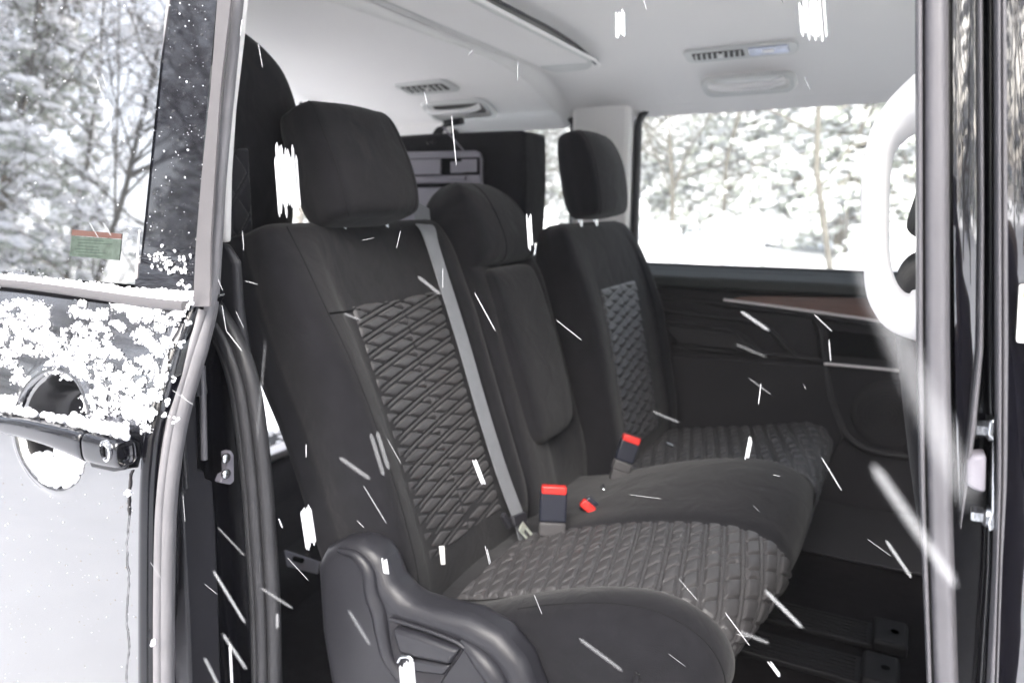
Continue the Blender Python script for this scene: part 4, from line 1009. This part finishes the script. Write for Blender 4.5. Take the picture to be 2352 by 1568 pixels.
# ================================================================== SNOW clinging to the door
def cling():
    b_ = MB()
    def blob(px, py, r, off=0.0):
        p = on_door(px, py, -.0005 - off)
        b_.ico(p, r, sub=0 if r < .0012 else 1, sq=(RNG.uniform(.7, 1.4), .7, RNG.uniform(.7, 1.3)), jit=.22)
    def clump(px, py, n, spread, r):
        for _ in range(n):
            blob(px + RNG.normal(0, spread), py + RNG.normal(0, spread * .8), abs(RNG.normal(r * .62, r * .45)) + .0004, RNG.random() * .002)
    # ledge at the belt: nearly continuous drift
    for x in np.arange(-20, 440, 2.6):
        base = np.interp(x, [-20, 0, 150, 300, 440], [622, 630, 645, 664, 672])
        for _ in range(5 if x > 120 else 4):
            blob(x + RNG.normal(0, 3), base + abs(RNG.normal(0, 11)), .0014 + RNG.random() * .0024, RNG.random() * .004)
    # panel below the belt, thinning downwards
    k = 0
    while k < 470:
        x = RNG.uniform(-15, 430); y = 690 + 330 * RNG.random() ** 1.15
        xe = np.interp(y, [690, 724, 803, 873, 1004], [432, 412, 392, 374, 343])
        if x > xe: continue
        dn = math.sin(x * .021 + 1.3) * math.sin(y * .027 + x * .008) + .5 * math.sin(x * .055 - y * .03)
        if dn < RNG.uniform(-1.1, .7): continue
        if (x - 120) ** 2 / 75 ** 2 + (y - 930) ** 2 / 75 ** 2 < 1: continue
        if y > np.interp(x, [0, 300], [955, 1010]): continue
        clump(x, y, int(RNG.integers(6, 46)), 5.6, .0013); k += 1
    # heap on the handle and in the cup
    for x in np.arange(0, 292, 2.0):
        top = np.interp(x, [0, 60, 130, 190, 292], [946, 955, 970, 984, 1006])
        if 75 < x < 160 and RNG.random() < .75: continue
        for _ in range(4 if x > 160 else 2):
            p = on_door(x + RNG.normal(0, 2), top - 3 - abs(RNG.normal(0, 10 if x > 160 else 6)), -.018 - RNG.random() * .02)
            b_.ico(p, .0028 + RNG.random() * .002, sub=1, jit=.1)
    for _ in range(300):
        a, r = RNG.uniform(.15, math.pi - .2), RNG.random() ** .5
        x = 128 + 62 * r * math.cos(a) + 8; y = 1030 + 88 * r * math.sin(a)
        p = on_door(x, y, -.004 + .012 * (1 - r))
        b_.ico(p, .0034 + RNG.random() * .0016, sub=1, jit=.1)
    # specks on glass, garnish and lower panel
    for _ in range(620):
        blob(RNG.uniform(-10, 480), RNG.uniform(-20, 640), .0003 + .0011 * RNG.random() ** 4)
    for _ in range(14): clump(RNG.uniform(350, 430), RNG.uniform(580, 650), int(RNG.integers(4, 13)), 5, .0014)
    for _ in range(10): clump(RNG.uniform(300, 440), RNG.uniform(560, 640), 2, 3, .0014)
    for _ in range(120):
        blob(RNG.uniform(0, 330), RNG.uniform(1080, 1568), .0003 + .0007 * RNG.random() ** 3)
    # on the door's edge rubber
    for a, c_ in ((440, 690), (430, 740), (415, 790), (400, 870), (384, 925), (378, 950), (402, 968), (352, 1470), (296, 1130), (428, 655)):
        for _ in range(5): b_.ico(ex(a + RNG.normal(0, 4), c_ + RNG.normal(0, 5), -.752), .0015 + .0014 * RNG.random(), sub=1, jit=.1)
    o = b_.build('clinging_snow', 'snow', None, angle=180)
    o['kind'] = 'stuff'; tag(o, 'wet snow clumps clinging to the black sliding door', 'snow')
    b_ = MB()
    for _ in range(420):
        px, py = RNG.uniform(0, 485), RNG.uniform(-10, 640)
        if px < 300 and RNG.random() < .5: continue
        b_.ico(on_door(px, py, .0008 if px > 320 else .005), .0007 + .0013 * RNG.random(), sub=1, sq=(1, .5, 1))
    o = b_.build('melt_droplets', 'gloss_black', None, angle=180)
    o['kind'] = 'stuff'; tag(o, 'melted water droplets on the door glass and window post', 'water droplets')
cling()
b = MB()
for _ in range(150): b.ico(on_door(RNG.uniform(0, 325), RNG.uniform(1090, 1600), -.0003), .0003 + .0006 * RNG.random() ** 2, sq=(1, .4, 1))
b.build('tan_specks', 'tan_speck', sdr, angle=180)['kind'] = 'stuff'  # small tan specks scattered over the lower door
# snow lying on the rear bumper
b = MB()
for _ in range(160): b.ico((X_REAR - .135 + RNG.normal(0, .05), RNG.uniform(.1, 1.5), .514), .006 + .012 * RNG.random(), sub=1, sq=(1, 1, .6), jit=.1)
o = b.build('bumper_snow', 'snow', None, angle=180); o['kind'] = 'stuff'; tag(o, 'snow bits scattered on the rear bumper edge', 'snow')

# ================================================================== FALLING SNOW
def where(x, y):
    if x < 440 and y < 700: return 'against the sliding door window'
    if x < 400: return 'against the sliding door panel'
    if x < 600: return 'in the dark gap beside the sliding door'
    if y < 280: return 'against the pale ceiling'
    if x > 2090: return 'beside the black door pillar'
    if x > 1480 and y < 950: return 'against the dark far door trim'
    if x > 1640: return 'above the dark floor and cushion front'
    if y > 1230 and x < 960: return 'around the plastic recliner cover'
    if y > 1150: return 'over the near seat cushion'
    if x < 1000: return 'over the near backrest side'
    return 'over the backrests and belt'
def flake(x1, y1, x2, y2, wpx, t, m='flake', strands=0, label=None):
    a, c_ = deep(x1, y1, t), deep(x2, y2, t * RNG.uniform(.99, 1.01)); d = c_ - a; r = wpx * t / F_PX / 2
    side = unit(np.cross(d, FWD)); b_ = MB()
    if strands:
        for k in range(strands):
            q = -1 + 2 * (k + .5) / strands
            s0, s1 = RNG.uniform(-.01, .20), RNG.uniform(.82, 1.01)
            o_ = side * r * q + FWD * RNG.normal(0, r * .15)
            rr = r / strands * (1.45 if strands > 2 else .62)
            b_.tube([a + d * s0 + o_, a + d * (s0 + .06) + o_, a + d * (s1 - .06) + o_, a + d * s1 + o_], [rr * .25, rr, rr, rr * .25], 6)
    else:
        shells = (1.0,) if m == 'flake' else (1.0, .72, .42)
        for q in shells:
            r2 = r * q * (.44 if m == 'flake' else .80)
            b_.tube([a, a + d * .08, a + d * .5, a + d * .92, c_], [r2 * .3, r2 * .9, r2, r2 * .9, r2 * .3], 8)
    o_ = b_.build('snowflake', m, None, angle=180)
    tag(o_, label or (('faint blurred snow streak falling ' if m == 'flake_faint' else 'broad soft snow streak falling ' if m == 'flake_blur' else 'thin white snow streak falling ') + where((x1 + x2) / 2, (y1 + y2) / 2)), 'snowflake',
        'snowflakes falling in the doorway')
S1 = [(235, 170, 246, 206, 5), (222, 180, 233, 212, 5), (252, 250, 256, 300, 6), (205, 510, 226, 546, 4), (236, 510, 255, 541, 4), (556, 45, 552, 84, 7), (593, 98, 603, 156, 4),
      (1037, 265, 1048, 380, 6), (1190, 140, 1188, 186, 2.5), (1086, 114, 1076, 126, 3), (974, 210, 982, 245, 3), (920, 530, 911, 570, 4), (557, 530, 560, 576, 4), (563, 645, 592, 653, 3),
      (1017, 615, 1017, 662, 4), (1090, 672, 1138, 760, 6), (1278, 735, 1336, 781, 5), (1870, 722, 1911, 761, 6), (1904, 780, 1908, 829, 8), (1748, 880, 1742, 928, 7), (1887, 1050, 1933, 1126, 7),
      (1775, 1090, 1792, 1093, 4), (1992, 1237, 2046, 1276, 6), (1665, 1405, 1722, 1482, 6), (1558, 1327, 1604, 1380, 3), (1227, 1365, 1245, 1410, 4), (890, 1008, 921, 1064, 3), (835, 1115, 888, 1202, 4),
      (703, 1020, 703, 1050, 6), (420, 1137, 425, 1197, 3), (660, 1280, 708, 1332, 3), (820, 1195, 836, 1211, 3), (1848, 178, 1860, 206, 3), (1478, 0, 1485, 22, 4), (2210, 1225, 2204, 1254, 8),
      (500, 640, 512, 668, 3), (510, 700, 520, 762, 4), (542, 715, 560, 753, 3), (520, 760, 556, 806, 6), (395, 895, 446, 931, 3), (1845, 880, 1851, 894, 2), (640, 1190, 649, 1212, 8), (1730, 1160, 1745, 1175, 2),
      (832, 552, 860, 546, 2.5), (1445, 1135, 1520, 1145, 2), (1690, 1455, 1720, 1462, 3), (470, 1340, 500, 1365, 2.5), (345, 1290, 372, 1330, 3), (415, 905, 430, 920, 3), (1795, 0, 1800, 10, 3), (1535, 1500, 1575, 1530, 2.5)]
for q in S1: flake(*q, t=RNG.uniform(.62, .80))
S2 = [(490, 1310, 563, 1430, 9), (512, 1455, 566, 1536, 9), (470, 1510, 505, 1580, 9), (1702, 715, 1766, 759, 10), (2035, 1240, 2093, 1326, 11), (1757, 1355, 1843, 1441, 13), (637, 1408, 637, 1442, 8)]
for q in S2: flake(*q, t=RNG.uniform(.46, .55), m='flake_blur')
for q in [(960, 635, 1012, 676, 13), (1720, 868, 1771, 906, 5), (1700, 1450, 1766, 1476, 12), (600, 1350, 672, 1396, 10), (500, 1210, 562, 1276, 6), (1330, 1465, 1430, 1540, 14), (790, 720, 830, 735, 8), (780, 1050, 850, 1100, 16), (1690, 790, 1760, 820, 5), (2120, 838, 2172, 882, 9), (1500, 945, 1560, 970, 7), (590, 1010, 610, 780, 4), (800, 1400, 850, 1480, 12)]:
    flake(*q, t=RNG.uniform(.45, .6), m='flake_faint')
for q in [(1725, 1002, 1714, 1057, 10, 3), (1764, 1515, 1795, 1556, 8, 3), (1115, 1250, 1127, 1299, 6, 2), (1085, 1045, 1114, 1120, 10, 3), (882, 1280, 888, 1322, 13, 4), (1214, 490, 1220, 580, 12, 4)]:
    flake(*q[:5], t=.74, strands=q[5])
flake(855, 980, 890, 1092, 32, .60, 'flake_blur', 2, 'pair of soft parallel snow streaks across the near backrest')
flake(700, 1155, 716, 1262, 26, .72, 'flake', 6, 'bundled bright snow streak at the near backrest lower corner')
flake(652, 322, 666, 505, 52, .72, 'flake', 12, 'wide white streaked snow clump beside the near headrest')
flake(1862, -10, 1870, 96, 60, .70, 'flake', 12, 'wide white streaked snow clump high under the ceiling vent')
flake(1424, 20, 1425, 92, 22, .72, 'flake', 6, 'narrow white snow clump against the pale ceiling')
flake(933, 1512, 940, 1600, 34, .74, 'flake', 7, 'bright snow streak hanging below the seat lever')
flake(528, 1478, 534, 1590, 16, .72, 'flake', 0, 'tapered white piece standing in for a bright reflection in the door gap')  # snow-like piece added where the gap shows a bright reflection
flake(2005, 1068, 2195, 1345, 34, .24, 'flake_smear', 0, 'broad blurred snow streak crossing the dark far door')
flake(1985, 600, 2225, 1150, 50, .105, 'flake_smear', 0, 'very broad blurred snow streak across the black pillar')

# ================================================================== PHOTOGRAPHER, seen only as a mirror image in the glossy black panels
def photographer():
    root = thing('person', 'person in dark coat and brown hood mirrored in the glossy black pillar', 'person', None, (0, 0, 0))
    m = mat('dark_coat', (0.022, 0.017, 0.015), 0.85, spec=0.2, bump=(200, .4), var=.2, varscale=14)
    mat('face_skin', (0.10, 0.065, 0.05), 0.8); mat('trousers', (0.018, 0.020, 0.028), 0.9)
    f2 = np.array((-math.sin(YAW), math.cos(YAW))); r2 = np.array((math.cos(YAW), math.sin(YAW)))
    def L(rt, fw, z):
        z = z if (fw > -.15 or z < .2) else z * .84
        q = CAM[:2] + r2 * (rt - .13) + f2 * fw; return (q[0], q[1], z)
    V = [L(0, -.42, .78), L(0, -.41, .92), L(0, -.38, 1.08), L(0, -.36, 1.20), L(0, -.33, 1.28), L(0, -.29, 1.345), L(0, -.27, 1.43), L(0, -.28, 1.50)]
    rad = [.15, .145, .15, .14, .075, .070, .092, .060]; E_ = [(i, i + 1) for i in range(7)]
    for sg in (-1, 1):
        b0 = len(V)
        V += [L(.17 * sg, -.36, 1.225), L(.25 * sg, -.30, 1.06), L(.13 * sg, -.14, 1.24), L(.085 * sg, -.10, 1.32)]; rad += [.085, .062, .045, .034]
        E_ += [(3, b0), (b0, b0 + 1), (b0 + 1, b0 + 2), (b0 + 2, b0 + 3)]
        b1 = len(V)
        V += [L(.10 * sg, -.42, .74), L(.12 * sg, -.37, .42), L(.12 * sg, -.44, .07), L(.13 * sg, -.32, .05)]; rad += [.105, .075, .055, .045]
        E_ += [(0, b1), (b1, b1 + 1), (b1 + 1, b1 + 2), (b1 + 2, b1 + 3)]
        for k in range(5):                                   # gloved fingers closing round the camera
            c0 = len(V); zz = 1.345 + .016 * (k - 2); sh = 1 - .12 * abs(k - 2)
            V += [L((.095 - .004 * k) * sg, -.070, zz), L((.088 - .02 * (k == 0)) * sg, -.040 - .008 * sh, zz + .004), L(.070 * sg, -.034, zz + .002)]; rad += [.0095, .0088, .007]
            E_ += [(b0 + 3, c0), (c0, c0 + 1), (c0 + 1, c0 + 2)]
    me = bpy.data.meshes.new('body'); me.from_pydata([tuple(v) for v in V], E_, []); me.materials.append(MATS['dark_coat'])
    o = link(bpy.data.objects.new('body', me), root)
    sk = o.modifiers.new('skin', 'SKIN'); sk.use_smooth_shade = True
    for i, q in enumerate(me.skin_vertices[0].data): q.radius = (rad[i], rad[i]); q.use_root = (i == 0)
    sb_ = o.modifiers.new('sub', 'SUBSURF'); sb_.levels = 2; sb_.render_levels = 2
    b_ = MB(); c_ = np.array(L(0, -.235, 1.435)); A = np.array([(*r2, 0), (*f2, 0), (0, 0, 1)])
    V0, F0 = ICO[2]; q = (V0 * np.array((.068, .060, .092))) @ A + c_; b_.add(q, F0); b_.ico(np.array(L(0, -.170, 1.425)), .013)
    b_.build('face', 'face_skin', root, angle=180)
    b_ = MB(); q = (V0 * np.array((.088, .085, .085))) @ A + np.array(L(0, -.275, 1.495)); b_.add(q, F0); mat('hood_brown', (0.055, 0.036, 0.026), 0.9); b_.build('hood', 'hood_brown', root, angle=180)
    k = thing('camera_body', 'black camera held up by the mirrored photographer', 'camera')
    obox('camera_case', L(0, -.075, 1.372), (.062, .030, .042), A, 'plastic', k, .010)
photographer()

# ================================================================== SNOWY FOREST
def conifer_mesh(seed, H=9.0, dens=1.0):
    r = np.random.default_rng(seed); tr, cr_ = MB(), MB()
    tr.tube([(0, 0, -.3), (.03, .02, H * .4), (.0, .0, H)], [.13, .09, .015], 7)
    z = H * .10
    while z < H * .98:
        L = (H - z) * .27 * r.uniform(.75, 1.15) + .15
        for k in range(int(r.integers(4, 7))):
            a = r.uniform(0, 2 * math.pi); dr = np.array((math.cos(a), math.sin(a), 0)); droop = r.uniform(.18, .5)
            tip = np.array((0, 0, z)) + dr * L + np.array((0, 0, -droop * L))
            tr.tube([(0, 0, z), tuple(np.array((0, 0, z)) + dr * L * .5 + np.array((0, 0, -.12 * L))), tuple(tip)], [.02, .012, .004], 4, cap=False)
            m = max(3, int(L * 9 * dens))
            for i in range(m):
                t = (i + r.random()) / m; p = np.array((0, 0, z)) * (1 - t) + tip * t + r.normal(0, .05 * L + .03, 3) * (1, 1, .6)
                for q in range(4):
                    u_, v_ = unit(r.normal(size=3)), unit(r.normal(size=3)); s = r.uniform(.03, .085)
                    w1 = u_ * s * 1.5; w2 = unit(np.cross(u_, v_)) * s * .5
                    cr_.add([p - w1 - w2, p + w1 - w2, p + w1 + w2, p - w1 + w2], [(0, 1, 2, 3)], 0)
                if r.random() < .85:
                    cr_.ico(p + np.array((0, 0, .06)), r.uniform(.04, .13), 1, 0, (1.4, 1.4, .5), .25)
        z += r.uniform(.22, .42) * (1.2 if z < H * .5 else .8)
    return tr, cr_
def bare_mesh(seed, H=8.0):
    r = np.random.default_rng(seed); tr, cr_ = MB(), MB()
    def grow(p, d, L, rad, lev):
        n = 4; pts = [p]; q = p.copy(); dd = d.copy()
        for _ in range(n):
            dd = unit(dd + r.normal(0, .13, 3) + np.array((0, 0, .06 if lev else .0))); q = q + dd * L / n; pts.append(q.copy())
        (tr if lev < 2 else cr_).tube(pts, np.linspace(rad, rad * .5, n + 1), 6 if lev == 0 else 4 if lev == 1 else 3, 0, cap=False)
        if lev >= 1:
            for k in range(1, n + 1):
                if r.random() < .7: cr_.ico(pts[k] + np.array((0, 0, rad + .012)), r.uniform(.012, .032) * (1.5 if lev == 1 else 1), 1, 0, (1.6, 1.6, .6), .15)
        if lev < 3:
            m = (17, 8, 5)[lev]
            for k in range(m):
                t = r.uniform(.18 if lev == 0 else .25, 1.0); i = min(n - 1, int(t * n)); f = t * n - i
                b0 = pts[i] * (1 - f) + pts[i + 1] * f
                a = r.uniform(0, 2 * math.pi); sp = r.uniform(.5, 1.15)
                ax = frame(dd, (0.3, .8, .2)); nd = unit(dd * math.cos(sp) + (ax[0] * math.cos(a) + ax[1] * math.sin(a)) * math.sin(sp))
                grow(b0, nd, L * r.uniform(.30, .52) * (1.15 - .5 * t), rad * .42 * (1.1 - .5 * t) + .003, lev + 1)
    grow(np.array((0, 0, -.3)), np.array((0., 0, 1)), H, .062, 0)
    return tr, cr_
def shrub_mesh(seed):
    r = np.random.default_rng(seed); tr, cr_ = MB(), MB()
    for k in range(9):
        a = r.uniform(0, 6.28); tip = np.array((math.cos(a) * r.uniform(.2, .7), math.sin(a) * r.uniform(.2, .7), r.uniform(.7, 1.5)))
        tr.tube([(0, 0, -.2), tuple(tip * .5 + np.array((0, 0, .15))), tuple(tip)], [.02, .014, .005], 4, cap=False)
    for k in range(34):
        a, q = r.uniform(0, 6.28), r.random() ** .6 * .75
        cr_.ico((q * math.cos(a), q * math.sin(a), r.uniform(.1, 1.25) * (1 - .4 * q)), r.uniform(.14, .34), 1, 1, (1.15, 1.15, .8), .06)
    for k in range(60):
        p = np.array((r.normal(0, .4), r.normal(0, .4), r.uniform(.1, 1.2))); u_ = unit(r.normal(size=3)); w1 = u_ * .12; w2 = unit(np.cross(u_, r.normal(size=3))) * .05
        cr_.add([p - w1 - w2, p + w1 - w2, p + w1 + w2, p - w1 + w2], [(0, 1, 2, 3)], 0)
    return tr, cr_
def tree_proto(name, parts, crown_mats, trunk='bark'):
    root = bpy.data.objects.new(name, None); COL.objects.link(root)
    parts[0].build('trunk', trunk, root, angle=180); parts[1].build('crown', crown_mats, root, angle=180)
    return root
def dup(root):
    r = root.copy(); COL.objects.link(r)
    for ch in list(root.children):
        c_ = ch.copy(); COL.objects.link(c_); c_.parent = r
    return r
KINDS = {'snowy_conifer': [tree_proto('snowy_conifer', conifer_mesh(s, h), ['needles', 'snow_tree']) for s, h in ((1, 9), (2, 11), (3, 7))],
         'bare_tree': [tree_proto('bare_tree', bare_mesh(s, h), ['twig', 'snow_tree'], 'twig') for s, h in ((4, 8), (5, 9.5), (6, 7))],
         'snowy_shrub': [tree_proto('snowy_shrub', shrub_mesh(s), ['needles', 'snow_tree'], 'twig') for s in (7, 8)]}
USED = set()
def plant(kind, i, x, y, s, label, group):
    p = KINDS[kind][i]
    o = p if (kind, i) not in USED else dup(p)
    USED.add((kind, i)); o.location = (x, y, ground_z(x, y)); o.scale = (s, s, s * random.uniform(.95, 1.15)); o.rotation_euler = (0, 0, random.uniform(0, 6.28))
    tag(o, label, 'tree' if kind != 'snowy_shrub' else 'shrub', group)
# seen through the far windows: view directions lie between x = -0.95*(y+.65) and +0.1*(y+.65)
def far_x(frac, y): return (-1.0 + 1.15 * frac) * (y + .65)
for k in range(34):
    y = 14 + 22 * ((k * .618) % 1.0); x = far_x((k * .381 + .05) % 1.0, y)
    plant('snowy_conifer', k % 3, x, y, random.uniform(.75, 1.15), 'snow laden conifer in the pale forest beyond the far windows', 'conifers beyond the far windows')
for k in range(26):
    y = 11 + 16 * ((k * .731) % 1.0); x = far_x((k * .437 + .2) % 1.0, y)
    plant('bare_tree', k % 3, x, y, random.uniform(.8, 1.2), 'slim bare tree with snowy twigs beyond the far windows', 'bare trees beyond the far windows')
for k in range(16):
    y = 10.5 + 9 * ((k * .55) % 1.0); x = far_x((k * .293 + .1) % 1.0, y)
    plant('snowy_shrub', k % 2, x, y, random.uniform(.45, .85), 'rounded snow covered shrub beyond the far window', 'shrubs beyond the far windows')
# behind the photographer: mirrored in the black door and its glass
for k in range(44):
    a = math.radians(-172 + 165 * ((k + .5) / 44)) + random.uniform(-.05, .05); rr_ = random.uniform(9, 17)
    plant('bare_tree', k % 3, rr_ * math.cos(a), -1.5 + rr_ * math.sin(a), random.uniform(.8, 1.15), 'bare snowy tree mirrored in the black sliding door glass', 'bare trees mirrored in the sliding door')
for k in range(24):
    a = math.radians(-175 + 170 * ((k + .5) / 24)) + random.uniform(-.06, .06); rr_ = random.uniform(14, 24)
    plant('snowy_conifer', k % 3, rr_ * math.cos(a), -1.5 + rr_ * math.sin(a), random.uniform(.8, 1.1), 'dark snowy conifer mirrored in the black sliding door', 'conifers mirrored in the sliding door')

# ================================================================== the snowy air
hz = MB(); hz.box((0, 0, 7.5), (85, 85, 9.5)); hz_o = hz.build('haze', [], None, smooth=False)
hm = bpy.data.materials.new('haze'); hm.use_nodes = True; hm.node_tree.nodes.clear()
_o = hm.node_tree.nodes.new('ShaderNodeOutputMaterial'); _v = hm.node_tree.nodes.new('ShaderNodeVolumePrincipled')
_v.inputs['Color'].default_value = (.97, .98, 1, 1); _v.inputs['Density'].default_value = 0.0040; _v.inputs['Anisotropy'].default_value = 0.2
hm.node_tree.links.new(_v.outputs[0], _o.inputs['Volume']); hm.cycles.homogeneous_volume = True
hz_o.data.materials.append(hm); hz_o['kind'] = 'stuff'
SC.cycles.volume_bounces = 1
